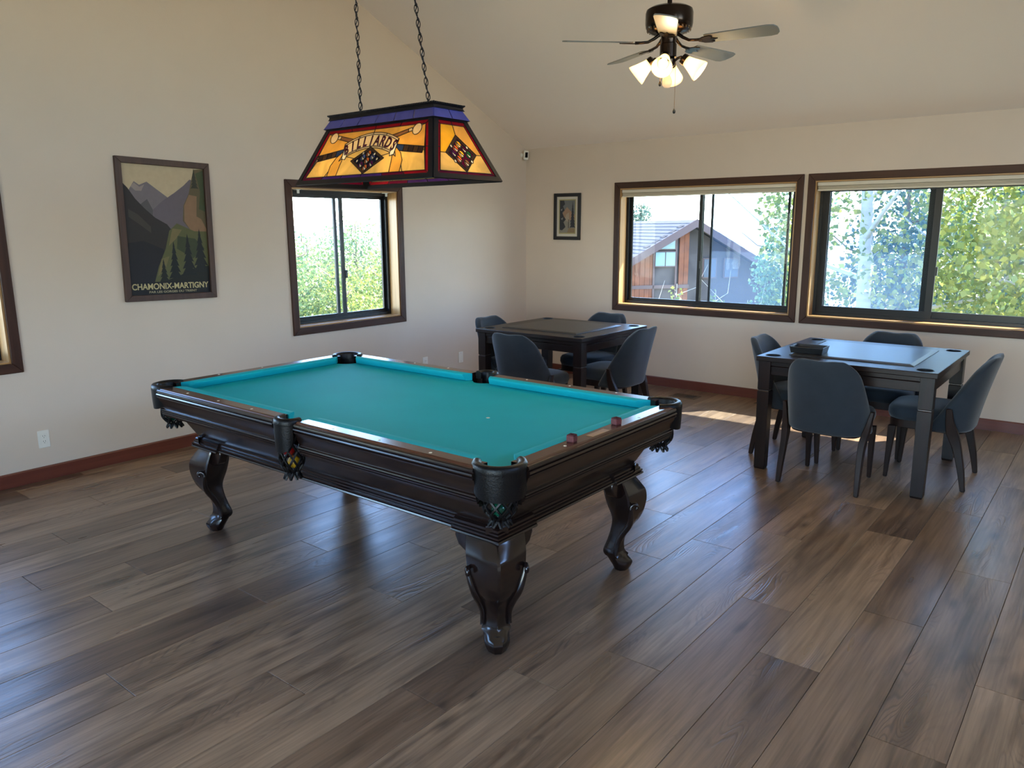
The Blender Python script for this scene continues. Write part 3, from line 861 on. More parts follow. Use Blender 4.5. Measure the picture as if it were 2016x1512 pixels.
def make_chair():
    t = empty('dining_chair')
    bmobj('backrest', chair_back(), m_fabric, t, smooth=180, sub=1)
    bm = bmesh.new()
    rings(bm, [superell(a, b, 4, cy=0.02, z=z) for a, b, z in ((0.20, 0.21, 0.385), (0.215, 0.224, 0.392), (0.226, 0.234, 0.42), (0.224, 0.232, 0.45), (0.212, 0.220, 0.470), (0.18, 0.19, 0.481), (0.10, 0.11, 0.487))])
    bmobj('seat', bm, m_fabric, t, smooth=60)
    bm = bmesh.new()
    rings(bm, [superell(a, b, 5, cy=0.015, z=z) for a, b, z in ((0.205, 0.215, 0.338), (0.21, 0.22, 0.342), (0.21, 0.22, 0.388), (0.20, 0.21, 0.39))])
    bmobj('seat_frame', bm, m_cleg, t, smooth=40)
    for s in (-1, 1):
        for path, nm in (([(0.236, -0.232, 0.0, .013, .014), (0.233, -0.212, 0.12, .016, .019), (0.230, -0.178, 0.26, .018, .025), (0.234, -0.150, 0.34, .019, .034), (0.248, -0.128, 0.42, .015, .024), (0.262, -0.118, 0.505, .010, .016)], 'rear'),
                         ([(0.196, 0.216, 0.0, .012, .012), (0.196, 0.208, 0.18, .016, .017), (0.196, 0.200, 0.345, .020, .023)], 'front')):
            pts = catmull(path, 3)
            bm = bmesh.new()
            rs = []
            for x, y, z, a, b in pts:
                rs.append([(s * x - a, y - b, z), (s * x + a, y - b, z), (s * x + a, y + b, z), (s * x - a, y + b, z)])
            rings(bm, rs); lg = bmobj('leg', bm, m_cleg, t, bev=0.004)
            x, y = s * path[0][0], path[0][1]
            bmobj('foot_pad', one(lathe, [(0.010, 0.0), (0.010, 0.004)], 10, Matrix.Translation((x, y, -0.003))), m_black, lg)
    return t
chair0 = make_chair()
CH = [  # foot centre x, y, facing angle of local +y, label
    (-2.045, -4.012, -90, 'slate upholstered chair with its back to the camera at the table with the tray'),
    (-1.545, -4.500, 0, 'rightmost slate upholstered chair, seen from the side beside the table with the tray'),
    (-1.085, -4.060, 90, 'slate upholstered chair between the table with the tray and the window wall'),
    (-1.540, -3.630, 180, 'slate upholstered chair left of the table with the tray, facing right'),
    (-2.250, -1.805, -90, 'slate upholstered chair with its back to the camera, just behind the pool table'),
    (-1.630, -2.150, 0, 'slate upholstered chair on the right of the corner table, seen from behind'),
    (-1.195, -1.660, 90, 'slate upholstered chair below the wide window, behind the corner table'),
    (-1.780, -1.235, 180, 'leftmost slate upholstered chair, by the wall left of the corner table')]
for i, (x, y, a, lb) in enumerate(CH):
    c = chair0 if i == 0 else copy_tree(chair0)
    c.location = (x, y, 0.003); c.rotation_euler = (0, 0, R(a))
    tag(c, lb, 'chair', 'slate chairs around the game tables')

# ------------------------------------------------------------------ stained glass lamp
def partition(polys):
    """polys: [(points, key)], later ones lie on top. -> {index: [triangles]}, with 2-D vertices"""
    vs_, fc = [], []
    for pts, _ in polys:
        if sum(a[0] * b[1] - b[0] * a[1] for a, b in zip(pts, pts[1:] + pts[:1])) < 0: pts = pts[::-1]
        b0 = len(vs_); vs_ += [Vector(p) for p in pts]; fc.append(list(range(b0, b0 + len(pts))))
    v, e, f, ov, oe, of = delaunay_2d_cdt(vs_, [], fc, 0, 1e-5)
    out = {}
    for tri, o in zip(f, of):
        if o: out.setdefault(max(o), []).append(tri)
    return v, out

def pieces_mesh(v, tris, P, th):
    """thin slab of the triangles; P(s, t, h) -> 3-D; also returns its outline edges"""
    bm = bmesh.new(); V = {}; cnt = {}
    def vv(i, h):
        if (i, h) not in V: V[i, h] = bm.verts.new(Vector(P(v[i].x, v[i].y, h)))
        return V[i, h]
    for t in tris:
        for k in range(3): key = frozenset((t[k], t[k - 1])); cnt[key] = cnt.get(key, 0) + 1
        bm.faces.new([vv(i, 0) for i in t]); bm.faces.new([vv(i, -th) for i in t])
    rim = [tuple(k) for k, n in cnt.items() if n == 1]
    for a, b in rim: bm.faces.new((vv(a, 0), vv(b, 0), vv(b, -th), vv(a, -th)))
    return bm, rim

def circ(c, r, n=14, sq=1.0): return [(c[0] + r * math.cos(2 * math.pi * i / n), c[1] + r * sq * math.sin(2 * math.pi * i / n)) for i in range(n)]

GC = {'amber': (0.82, 0.54, 0.15, 1), 'amber2': (0.86, 0.65, 0.27, 1), 'cream': (0.90, 0.74, 0.50, 1), 'red': (0.42, 0.012, 0.03, 1), 'purple': (0.13, 0.05, 0.30, 1), 'violet': (0.10, 0.10, 0.40, 1),
      'navy': (0.02, 0.02, 0.06, 1), 'brown': (0.16, 0.09, 0.05, 1), 'grip': (0.10, 0.06, 0.05, 1), 'orange': (0.75, 0.25, 0.06, 1), 'blue': (0.20, 0.26, 0.60, 1), 'plum': (0.20, 0.03, 0.16, 1),
      'yellow': (0.90, 0.60, 0.06, 1), 'green': (0.02, 0.30, 0.08, 1), 'maroon': (0.22, 0.01, 0.06, 1), 'tan': (0.45, 0.25, 0.12, 1), 'white': (0.9, 0.85, 0.72, 1), 'steel': (0.08, 0.12, 0.22, 1)}

def long_design():
    p = []
    A = lambda pts, c: p.append((pts, c))
    # outer red/purple edge pieces, then the amber field cut into panes
    o = [(-.432, .016), (.432, .016), (.334, .274), (-.334, .274)]; q = [(-.398, .036), (.398, .036), (.318, .256), (-.318, .256)]
    lerp = lambda a, b, t: (a[0] + (b[0] - a[0]) * t, a[1] + (b[1] - a[1]) * t)
    for k, (n, cols) in enumerate(((6, ['maroon', 'purple', 'purple', 'purple', 'maroon', 'red']), (2, ['red', 'red']), (4, ['red'] * 4), (2, ['red', 'maroon']))):
        a, b, c, d = o[k], o[(k + 1) % 4], q[(k + 1) % 4], q[k]
        for i in range(n):
            t0, t1 = i / n, (i + 1) / n
            A([lerp(a, b, t0), lerp(a, b, t1), lerp(d, c, t1), lerp(d, c, t0)], cols[i])
    A([q[0], (-.26, .036), (-.19, .14), (-.345, .13)], 'amber2'); A([(-.26, .036), (0.0, .036), (0.0, .10), (-.19, .14)], 'amber2')
    A([(0.0, .036), (.26, .036), (.20, .14), (0.0, .10)], 'amber2'); A([(.26, .036), q[1], (.358, .13), (.20, .14)], 'amber2')
    A([(-.358, .13), (-.19, .14), (-.14, .20), (-.318, .256)], 'amber'); A([(-.318, .256), (-.14, .20), (0, .22), (0, .256)], 'amber')
    A([(0, .256), (0, .22), (.14, .20), (.318, .256)], 'amber'); A([(.318, .256), (.14, .20), (.19, .14), (.358, .13)], 'amber')
    A([(-.19, .14), (0, .10), (.20, .14), (.14, .20), (0, .22), (-.14, .20)], 'amber2')
    for s in (-1, 1):
        f = lambda pts: [(s * x, y) for x, y in pts]
        A(f([(.243, .243), (.250, .228), (.13, .197), (.125, .216)]), 'tan')
        A(f([(.243, .243), (.250, .228), (.228, .222), (.222, .238)]), 'cream')
        A(f([(.16, .172), (.17, .145), (.225, .133), (.225, .163)]), 'steel')
        for i in range(4):
            x0, x1 = .225 + .031 * i, .225 + .031 * (i + 1)
            A(f([(x0, .133 - .004 * i), (x1, .129 - .004 * i), (x1, .159 - .004 * i), (x0, .163 - .004 * i)]), 'grip' if i % 2 else 'brown')
        A(circ((s * .275, .234), .027, 14), 'cream')
        A(f([(.135, .15), (.165, .125), (.172, .09), (.178, .036), (.243, .036), (.24, .09), (.215, .128), (.175, .158)]), 'amber')
        A(f([(.135, .15), (.165, .125), (.190, .11), (.165, .158)]), 'cream')
    top = []; bot = []; n = 9
    arc = lambda t, off: (0.178 * t * (1 + off * .5), 0.214 + off - 0.045 * t * t)
    ts = [-1 + 2 * i / (n - 1) for i in range(n)]
    A([arc(t, -.050) for t in ts] + [arc(t, .026) for t in reversed(ts)], 'cream')
    for lo_, hi_ in ((-.050, -.041), (.016, .026)):
        for i in range(0, n - 1, 2): A([arc(ts[i], lo_), arc(ts[i + 1], lo_), arc(ts[i + 2], lo_), arc(ts[i + 2], hi_), arc(ts[i + 1], hi_), arc(ts[i], hi_)], 'cream')
    for s in (-1, 1):
        A([(s * .178, .169 + .024), (s * .178 * .977, .122), (s * .150, .115), (s * .145, .135)], 'white')
    A([(0.008, .170), (.118, .108), (.008, .038), (-.104, .106)], 'brown')
    A([(0.008, .156), (.096, .108), (.008, .052), (-.083, .106)], 'navy')
    for c, pos in [('orange', (0.008, .136)), ('blue', (-.024, .119)), ('blue', (.040, .119)), ('orange', (.008, .102)), ('plum', (-.026, .084)), ('plum', (.042, .084)), ('orange', (.008, .068))]:
        A(circ(pos, .0165, 12), c); A([(pos[0] - .009, pos[1] + .013), (pos[0] + .002, pos[1] - .001), (pos[0] + .013, pos[1] - .006), (pos[0] + .002, pos[1] - .0155), (pos[0] - .008, pos[1] - .002)], 'white')
    for pos in ((-.058, .104), (.074, .106), (.048, .131), (-.03, .14)): A(circ(pos, .008, 8), 'white')
    return p

def short_design():
    p = []; A = lambda pts, c: p.append((pts, c))
    o = [(-.195, .016), (.195, .016), (.092, .268), (-.092, .268)]; q = [(-.166, .034), (.166, .034), (.074, .250), (-.074, .250)]
    lerp = lambda a, b, t: (a[0] + (b[0] - a[0]) * t, a[1] + (b[1] - a[1]) * t)
    for k in range(4):
        a, b, c, d = o[k], o[(k + 1) % 4], q[(k + 1) % 4], q[k]
        for i in range(2):
            A([lerp(a, b, i / 2), lerp(a, b, (i + 1) / 2), lerp(d, c, (i + 1) / 2), lerp(d, c, i / 2)], 'red' if k else 'maroon')
    dm = [(0, .205), (.098, .118), (0, .034), (-.098, .118)]
    A([q[0], (0, .034), (-.098, .118), (-.130, .118)], 'amber2'); A([(0, .034), q[1], (.130, .118), (.098, .118)], 'amber2')
    A([(-.130, .118), (-.098, .118), (0, .205), (0, .25), q[3]], 'yellow'); A([(.130, .118), q[2], (0, .25), (0, .205), (.098, .118)], 'amber')
    A(dm, 'brown'); A([(0, .187), (.078, .118), (0, .052), (-.078, .118)], 'maroon')
    for c, pos in [('yellow', (0, .160)), ('orange', (-.026, .139)), ('plum', (-.048, .116)), ('yellow', (0, .116)), ('green', (.046, .116)), ('orange', (-.024, .092)), ('tan', (.018, .076)), ('maroon', (.026, .139))]:
        A(circ(pos, .0175, 12), c); A([(pos[0] - .009, pos[1] + .013), (pos[0] + .002, pos[1] - .001), (pos[0] + .013, pos[1] - .006), (pos[0] + .002, pos[1] - .0155), (pos[0] - .008, pos[1] - .002)], 'white')
    for pos in ((-.050, .150), (.050, .150), (.055, .085), (-.052, .082)): A(circ(pos, .008, 8), 'white')
    return p

LX, LY, LZB, LZT = -4.440, -2.652, 1.80, 2.062
bx_, by_, tx_, ty_ = 0.222, 0.4575, 0.100, 0.350
lamp = tag(empty('billiard_lamp', (LX, LY, LZB)), 'long stained glass lamp reading BILLIARDS hanging on chains over the pool table', 'lamp')
lm = []
def glyphs(text, size):
    out = []
    for ch in text:
        cu = bpy.data.curves.new('glyph', 'FONT'); cu.body = ch; cu.size = size; cu.resolution_u = 3; cu.extrude = 0.0; cu.align_x = 'CENTER'; cu.offset = 0.0022
        ob = bpy.data.objects.new('glyph', cu); COL.objects.link(ob)
        dg = bpy.context.evaluated_depsgraph_get(); me = bpy.data.meshes.new_from_object(ob.evaluated_get(dg))
        bpy.data.objects.remove(ob); out.append(me)
    return out
LETTERS = glyphs('BILLIARDS', 0.068)
def shade_panel(ax, sgn, design):
    hb, ht, run = (by_, ty_, bx_ - tx_) if ax == 0 else (bx_, tx_, by_ - ty_)
    ob = (bx_ if ax == 0 else by_)
    H = LZT - LZB; sl = math.hypot(H, run)
    def P(s, t, h):
        """s to the right seen from outside, t up the slope, h outwards"""
        k = t / sl
        q = ob - run * k + h * H / sl; z = H * k + h * run / sl
        if ax == 0: return Vector((sgn * q, sgn * s, z))
        return Vector((-sgn * s, sgn * q, z))
    # metal frame of the panel
    c = [(-hb, 0), (hb, 0), (ht, sl), (-ht, sl)]; w = 0.021
    dxs = (hb - ht) / sl
    inn = [(-hb + w * 1.25 + w * dxs, w), (hb - w * 1.25 - w * dxs, w), (ht - w * 1.0 + 0.0, sl - w * .7), (-ht + w * 1.0, sl - w * .7)]
    bm = bmesh.new()
    rings(bm, [[P(*o, 0.004), P(*o, -0.006), P(*i, -0.006), P(*i, 0.004)] for o, i in zip(c, inn)], closed=True)
    fr = bmobj('panel_frame', bm, m_iron, lamp)
    v, groups = partition(design)
    lead = bmesh.new(); seen = set()
    for idx, tris in sorted(groups.items()):
        bm, rim = pieces_mesh(v, tris, P, 0.003)
        bmobj('glass_piece', bm, stained(design[idx][1], GC[design[idx][1]]), fr)
        for a, b in rim:
            key = frozenset((a, b))
            if key in seen: continue
            seen.add(key)
            pa, pb = v[a], v[b]; d = pb - pa
            if d.length < 1e-6: continue
            nn = Vector((-d.y, d.x)).normalized() * 0.0013
            hexa(lead, [P(*(pa + nn), 0.0015), P(*(pb + nn), 0.0015), P(*(pb - nn), 0.0015), P(*(pa - nn), 0.0015), P(*(pa + nn), -0.0045), P(*(pb + nn), -0.0045), P(*(pb - nn), -0.0045), P(*(pa - nn), -0.0045)])
    bmobj('lead_came', lead, m_iron, fr)['kind'] = 'stuff'
    if ax == 0:
        for i, me in enumerate(LETTERS):
            t = -0.86 + 1.72 * i / 8
            cx, cyy = 0.174 * t, 0.1765 - 0.044 * t * t; rot = -0.46 * t
            bm = bmesh.new(); bm.from_mesh(me)
            for vtx in bm.verts:
                x, y = vtx.co.x * 0.78, vtx.co.y
                vtx.co = P(cx + x * math.cos(rot) - y * math.sin(rot), cyy + x * math.sin(rot) + y * math.cos(rot), 0.0016)
            geo = bmesh.ops.extrude_face_region(bm, geom=list(bm.faces)); n_ = P(0, 0, 0.001) - P(0, 0, 0)
            for e_ in geo['geom']:
                if isinstance(e_, bmesh.types.BMVert): e_.co += n_
            bmobj('letter', bm, stained('letter', (0.10, 0.008, 0.03, 1), 0.35), fr)
for sg in (-1, 1):
    shade_panel(0, sg, long_design()); shade_panel(1, sg, short_design())
# flared purple crown: tiles between a lower and an upper frame
def crown(ax, sgn, n):
    h = LZT - LZB
    lo, hi = ((tx_ + 0.016, ty_ + 0.016), (tx_ - 0.008, ty_ - 0.006)); z0, z1 = h - 0.004, h + 0.036
    for i in range(n):
        def P(k, tt, o):
            ext = lo if tt == 0 else hi
            along = (-1 + 2 * k / n) * (ext[1] if ax == 0 else ext[0]); q = (ext[0] if ax == 0 else ext[1]) + o
            z = z0 if tt == 0 else z1
            return Vector((sgn * q, sgn * along, z)) if ax == 0 else Vector((-sgn * along, sgn * q, z))
        g = 0.03
        bm = bmesh.new()
        hexa(bm, [P(i + g, 0, 0), P(i + 1 - g, 0, 0), P(i + 1 - g, 1, 0), P(i + g, 1, 0), P(i + g, 0, -.004), P(i + 1 - g, 0, -.004), P(i + 1 - g, 1, -.004), P(i + g, 1, -.004)])
        bmobj('crown_tile', bm, stained('violet', GC['violet'], 0.3), lamp)
for sg in (-1, 1): crown(0, sg, 6); crown(1, sg, 2)
h = LZT - LZB
rect = lambda a, b, z: [(-a, -b, z), (a, -b, z), (a, b, z), (-a, b, z)]
bm = bmesh.new(); rings(bm, [rect(tx_ + .006, ty_ + .006, h - .008), rect(tx_ + .016, ty_ + .016, h - .004), rect(tx_ + .011, ty_ + .011, h - .001), rect(tx_ - .004, ty_ - .004, h - .004)], closed=True)
bmobj('crown_lower_frame', bm, m_iron, lamp)
bm = bmesh.new(); rings(bm, [rect(tx_ - .012, ty_ - .010, h + .034), rect(tx_ - .002, ty_, h + .036), rect(tx_ - .006, ty_ - .004, h + .042), rect(tx_ - .008, ty_ - .006, h + .050), rect(tx_ - .003, ty_ - .001, h + .054), rect(tx_ - .006, ty_ - .004, h + .058)])
bmobj('crown_cap', bm, m_iron, lamp)
bm = bmesh.new()
for sgn in (-1, 1):
    for i in range(70): sphere(bm, (sgn * (tx_ - .004), -ty_ + 2 * ty_ * i / 69, h + .058), .0042, u=6, v=4)
    for i in range(1, 20): sphere(bm, (-tx_ + 2 * tx_ * i / 20, sgn * (ty_ - .003), h + .058), .0042, u=6, v=4)
bmobj('beaded_edge', bm, m_iron, lamp)['kind'] = 'stuff'
bmobj('inner_bar', one(box2, (-.012, -.30, .20), (.012, .30, .215)), m_iron, lamp)
for y in (-0.25, 0.25):
    s_ = bmobj('socket', one(lathe, [(.018, .155), (.018, .20)], 14, Matrix.Translation((0, y, 0))), m_brass, lamp)
    bmobj('light_bulb', one(lathe, [(.004, .062), (.018, .066), (.028, .080), (.030, .095), (.024, .118), (.014, .140), (.013, .158)], 16, Matrix.Translation((0, y, 0))), M_('warm bulb', srgb(255, 214, 150), 0.4, emit=(1, 0.72, 0.38, 1), estr=6.0), s_, smooth=60)
    pl = bpy.data.lights.new('lamp_bulb_light', 'POINT'); pl.energy = 1.6; pl.color = (1.0, 0.80, 0.46); pl.shadow_soft_size = 0.035
    po = bpy.data.objects.new('lamp_bulb_light', pl); link(po, lamp); po.location = (0, y, 0.035)

# chains up to a ceiling canopy
def chain(y0, y1, ztop, label):
    z0 = LZT + 0.058; bot = Vector((LX, LY + y0, z0)); topv = Vector((LX, LY + y1, ztop))
    root = tag(empty('lamp_chain', bot), label, 'chain', 'chains of the billiard lamp')
    d = (topv - bot); Ln = d.length; d.normalize()
    pitch = 0.0305; n = int(Ln / pitch)
    bmk = bmesh.new(); pa = []
    for i in range(16):
        a = 2 * math.pi * i / 16; pa.append((0.0082 * math.cos(a), 0, 0.0185 * math.sin(a)))
    tube(bmk, pa, 0.0021, 6, closed=True)
    lk = bmobj('chain_link', bmk, m_iron, root, smooth=60)
    rotq = d.to_track_quat('Z', 'Y')
    for i in range(n):
        o = lk if i == 0 else lk.copy()
        if i: link(o, root)
        o.rotation_mode = 'QUATERNION'
        from mathutils import Quaternion
        o.rotation_quaternion = rotq @ Quaternion((0, 0, 1), R(90 * (i % 2) + 40 + 9 * math.sin(i * 1.7)))
        o.location = d * (0.014 + i * Ln / n)
    path = []
    for i in range(2 * n):
        a = i * 1.55; path.append(d * (i * Ln / (2 * n - 1)) + Vector((math.cos(a), math.sin(a), 0)) * 0.006)
    bm = bmesh.new(); tube(bm, path, 0.0024, 5)
    bmobj('lamp_cord', bm, m_iron, root, smooth=60)
zc = ceil_z(LX) - 0.03
chain(0.225, 0.235, zc, 'left black chain holding up the billiard lamp')
chain(-0.230, 0.130, zc, 'right black chain of the billiard lamp, leaning inwards')
can = bmobj('ceiling_canopy', one(lathe, [(0.10, 0.0), (0.10, -0.012), (0.085, -0.035), (0.02, -0.045)], 24, Matrix.Translation((LX, LY + 0.18, ceil_z(LX) + 0.05)) ), m_iron, smooth=40)
tag(can, 'round black ceiling plate from which the lamp chains hang', 'canopy')

# ------------------------------------------------------------------ ceiling fan
FX, FY, FZ = -2.756, -3.150, 2.63
fan = tag(empty('ceiling_fan', (FX, FY, FZ)), 'bronze ceiling fan with five grey blades and four glowing glass shades', 'ceiling fan')
zc = ceil_z(FX) - FZ
bmobj('downrod', one(lathe, [(0.0135, 0.17), (0.0135, zc - 0.05)], 14), m_bronze, fan)
bmobj('canopy', one(lathe, [(0.02, zc - 0.11), (0.05, zc - 0.095), (0.068, zc - 0.05), (0.072, zc + 0.03)], 24), m_bronze, fan, smooth=40)
bmobj('motor_housing', one(lathe, [(0.03, 0.045), (0.085, 0.046), (0.112, 0.058), (0.130, 0.078), (0.134, 0.10), (0.134, 0.155), (0.129, 0.172), (0.11, 0.183), (0.05, 0.19), (0.02, 0.20)], 40), m_bronze, fan, smooth=40)
for i in range(28):
    a = 2 * math.pi * i / 28
    bmobj('vent_slot', one(box, (0.1225, 0, 0.0695), (0.004, 0.010, 0.018), Matrix.Rotation(a, 4, 'Z')), M_('fan slots', srgb(120, 96, 70), 0.3, metal=0.8), fan)
bmobj('switch_housing', one(lathe, [(0.03, -0.085), (0.047, -0.08), (0.047, -0.01), (0.043, -0.006), (0.043, 0.04), (0.047, 0.046)], 28), m_bronze, fan, smooth=40)
bmobj('light_fitter', one(lathe, [(0.012, -0.150), (0.022, -0.146), (0.030, -0.130), (0.044, -0.118), (0.046, -0.095), (0.036, -0.085)], 28), m_bronze, fan, smooth=40)
m_blade = M_('grey blade', srgb(112, 115, 115), 0.45, var=0.06, scale=6)
bl_mesh = None
for i in range(5):
    a = R(62 + 72 * i); Mz = Matrix.Rotation(a, 4, 'Z')
    pitchM = Mz @ Matrix.Translation((0, 0, -0.002)) @ Matrix.Rotation(R(-12), 4, 'X')
    out = [(0.215, -0.046), (0.23, -0.050), (0.56, -0.064), (0.595, -0.056), (0.610, -0.030), (0.612, 0.0), (0.610, 0.030), (0.595, 0.056), (0.56, 0.064), (0.23, 0.050), (0.215, 0.046)]
    bm = bmesh.new(); prism(bm, out, lambda x, y: pitchM @ Vector((x, y, -0.004)), lambda x, y: pitchM @ Vector((x, y, 0.003)))
    b_ = bmobj('blade', bm, m_blade, fan, bev=0.0015)
    bm = bmesh.new()
    tube(bm, [Mz @ Vector(q) for q in ((0.055, 0, 0.04), (0.085, 0, 0.018), (0.12, 0, 0.0), (0.16, 0, -0.004), (0.195, 0, -0.006))], [0.010, 0.009, 0.008, 0.008, 0.009], 8)
    ir = bmobj('blade_iron', bm, m_bronze, b_, smooth=50)
    pl_ = [(0.175, -0.012), (0.205, -0.034), (0.245, -0.042), (0.262, -0.030), (0.245, -0.012), (0.285, 0.0), (0.245, 0.012), (0.262, 0.030), (0.245, 0.042), (0.205, 0.034), (0.175, 0.012)]
    bm = bmesh.new(); prism(bm, pl_, lambda x, y: pitchM @ Vector((x, y, -0.010)), lambda x, y: pitchM @ Vector((x, y, -0.0045)))
    bmobj('iron_plate', bm, m_bronze, b_)
m_shade = stained('frosted shade', (1.0, 0.86, 0.62, 1), 0.85)
m_fanbulb = M_('fan bulb glow', srgb(255, 226, 170), 0.4, emit=(1, 0.78, 0.45, 1), estr=9.0)
for az in (18, 108, 198, 288):
    Mz = Matrix.Rotation(R(az), 4, 'Z')
    tilt = 52
    T = Mz @ Matrix.Translation((0.088, 0, -0.092)) @ Matrix.Rotation(R(180 - tilt), 4, 'Y')
    bm = bmesh.new(); tube(bm, [Mz @ Vector(q) for q in ((0.035, 0, -0.105), (0.055, 0, -0.088), (0.075, 0, -0.082), (0.094, 0, -0.096))], 0.0075, 8)
    arm = bmobj('lamp_arm', bm, m_bronze, fan, smooth=50)
    bmobj('shade_holder', one(lathe, [(0.012, -0.012), (0.028, -0.006), (0.031, 0.006), (0.031, 0.020), (0.027, 0.022)], 20, T), m_bronze, arm, smooth=40)
    ol = [(0.026, 0.010), (0.030, 0.030), (0.037, 0.055), (0.047, 0.085), (0.057, 0.112), (0.060, 0.124)]
    bm = bmesh.new()
    prof = ol + [(r - 0.003, z) for r, z in reversed(ol)]
    lathe(bm, prof, 28, T, caps=False)
    bmobj('glass_shade', bm, m_shade, arm, smooth=50)
    bmobj('light_bulb', one(lathe, [(0.010, 0.015), (0.012, 0.035), (0.020, 0.055), (0.026, 0.074), (0.023, 0.092), (0.012, 0.102), (0.002, 0.105)], 18, T), m_fanbulb, arm, smooth=60)
    pl = bpy.data.lights.new('fan_bulb_light', 'POINT'); pl.energy = 4.5; pl.color = (1.0, 0.74, 0.42); pl.shadow_soft_size = 0.027
    po = bpy.data.objects.new('fan_bulb_light', pl); link(po, fan); po.location = (T @ Vector((0, 0, 0.125)))
bmobj('bare_bulb', one(lathe, [(0.011, -0.152), (0.012, -0.172), (0.022, -0.192), (0.029, -0.212), (0.027, -0.230), (0.016, -0.243), (0.002, -0.246)], 20), M_('unlit bulb faint glow', srgb(238, 196, 150), 0.35, emit=(1, 0.7, 0.42, 1), estr=0.35), fan, smooth=60)  # unlit bulb given a faint glow of its own
for (x, y, l) in ((0.028, -0.036, 0.27), (-0.03, 0.03, 0.12)):
    c_ = bmobj('pull_chain', one(lathe, [(0.0011, -0.09 - l), (0.0011, -0.08)], 6, Matrix.Translation((x, y, 0))), m_brass, fan)
    bmobj('pull_knob', one(lathe, [(0.001, -0.118 - l), (0.0075, -0.114 - l), (0.0085, -0.104 - l), (0.004, -0.092 - l), (0.0015, -0.088 - l)], 12, Matrix.Translation((x, y, 0))), m_black, c_, smooth=60)

# ------------------------------------------------------------------ framed pictures (flat prints behind a moulding)
def flat_mat(c): return M_('print %d %d %d' % c, srgb(*[q * 0.88 for q in c]), 0.5, spec=0.3, var=0.05, scale=30)
def picture(name, P0, wd, ht, fr, th, m_fr, polys, mat_w=0.0, loc=(0, 0, 0), rot=None, label='', cat='picture', texts=()):
    """built in local x (right), z (up), -y towards the room; polys in 0..1 of the print area"""
    root = tag(empty(name, loc), label, cat)
    if rot is not None: root.matrix_world = rot
    rc = lambda a, b: [(-a, b), (a, b), (a, -b), (-a, -b)]
    o = rc(wd / 2, ht / 2); i = rc(wd / 2 - fr, ht / 2 - fr)
    for k in range(4):
        j = (k + 1) % 4
        bm = bmesh.new()
        q = [o[k], o[j], i[j], i[k]]
        hexa(bm, [(x, 0.0, z) for x, z in q] + [(x, -th, z) for x, z in q])
        bmobj('frame', bm, m_fr, root, bev=0.003)
    aw, ah = wd - 2 * fr, ht - 2 * fr
    bmobj('backing', one(box2, (-aw / 2, -0.004, -ah / 2), (aw / 2, -0.001, ah / 2)), M_('mat board', srgb(196, 188, 174), 0.7), root)
    pw, ph = aw - 2 * mat_w, ah - 2 * mat_w
    v, groups = partition(polys)
    bm = bmesh.new(); cols = []; V = {}
    for idx, tris in groups.items():
        c = polys[idx][1]
        if c not in cols: cols.append(c)
        for t in tris:
            vs2 = []
            for n in t:
                if n not in V: V[n] = bm.verts.new(((v[n].x - .5) * pw, -0.006, (v[n].y - .5) * ph))
                vs2.append(V[n])
            f = bm.faces.new(vs2); f.material_index = cols.index(c)
    bmesh.ops.recalc_face_normals(bm, faces=bm.faces)
    if bm.faces and bm.faces[0].normal.y > 0: bmesh.ops.reverse_faces(bm, faces=bm.faces)
    me = bpy.data.meshes.new('print'); bm.to_mesh(me); bm.free()
    for c in cols: me.materials.append(flat_mat(c))
    pr = link(bpy.data.objects.new('print', me), root)
    for body, x, z, size, width, col in texts:
        cu = bpy.data.curves.new('text', 'FONT'); cu.body = body; cu.size = size; cu.align_x = 'CENTER'; cu.offset = 0.0012 * size / 0.05
        ob = bpy.data.objects.new('text', cu); COL.objects.link(ob)
        dg = bpy.context.evaluated_depsgraph_get(); tm = bpy.data.meshes.new_from_object(ob.evaluated_get(dg)); bpy.data.objects.remove(ob)
        xs = [q.co.x for q in tm.vertices]; k = width * pw / (max(xs) - min(xs)); mid = (max(xs) + min(xs)) / 2
        for q in tm.vertices: q.co = ((q.co.x - mid) * k + (x - .5) * pw, -0.0068, q.co.y + (z - .5) * ph)
        tm.materials.append(flat_mat(col)); link(bpy.data.objects.new('lettering', tm), root)
    return root

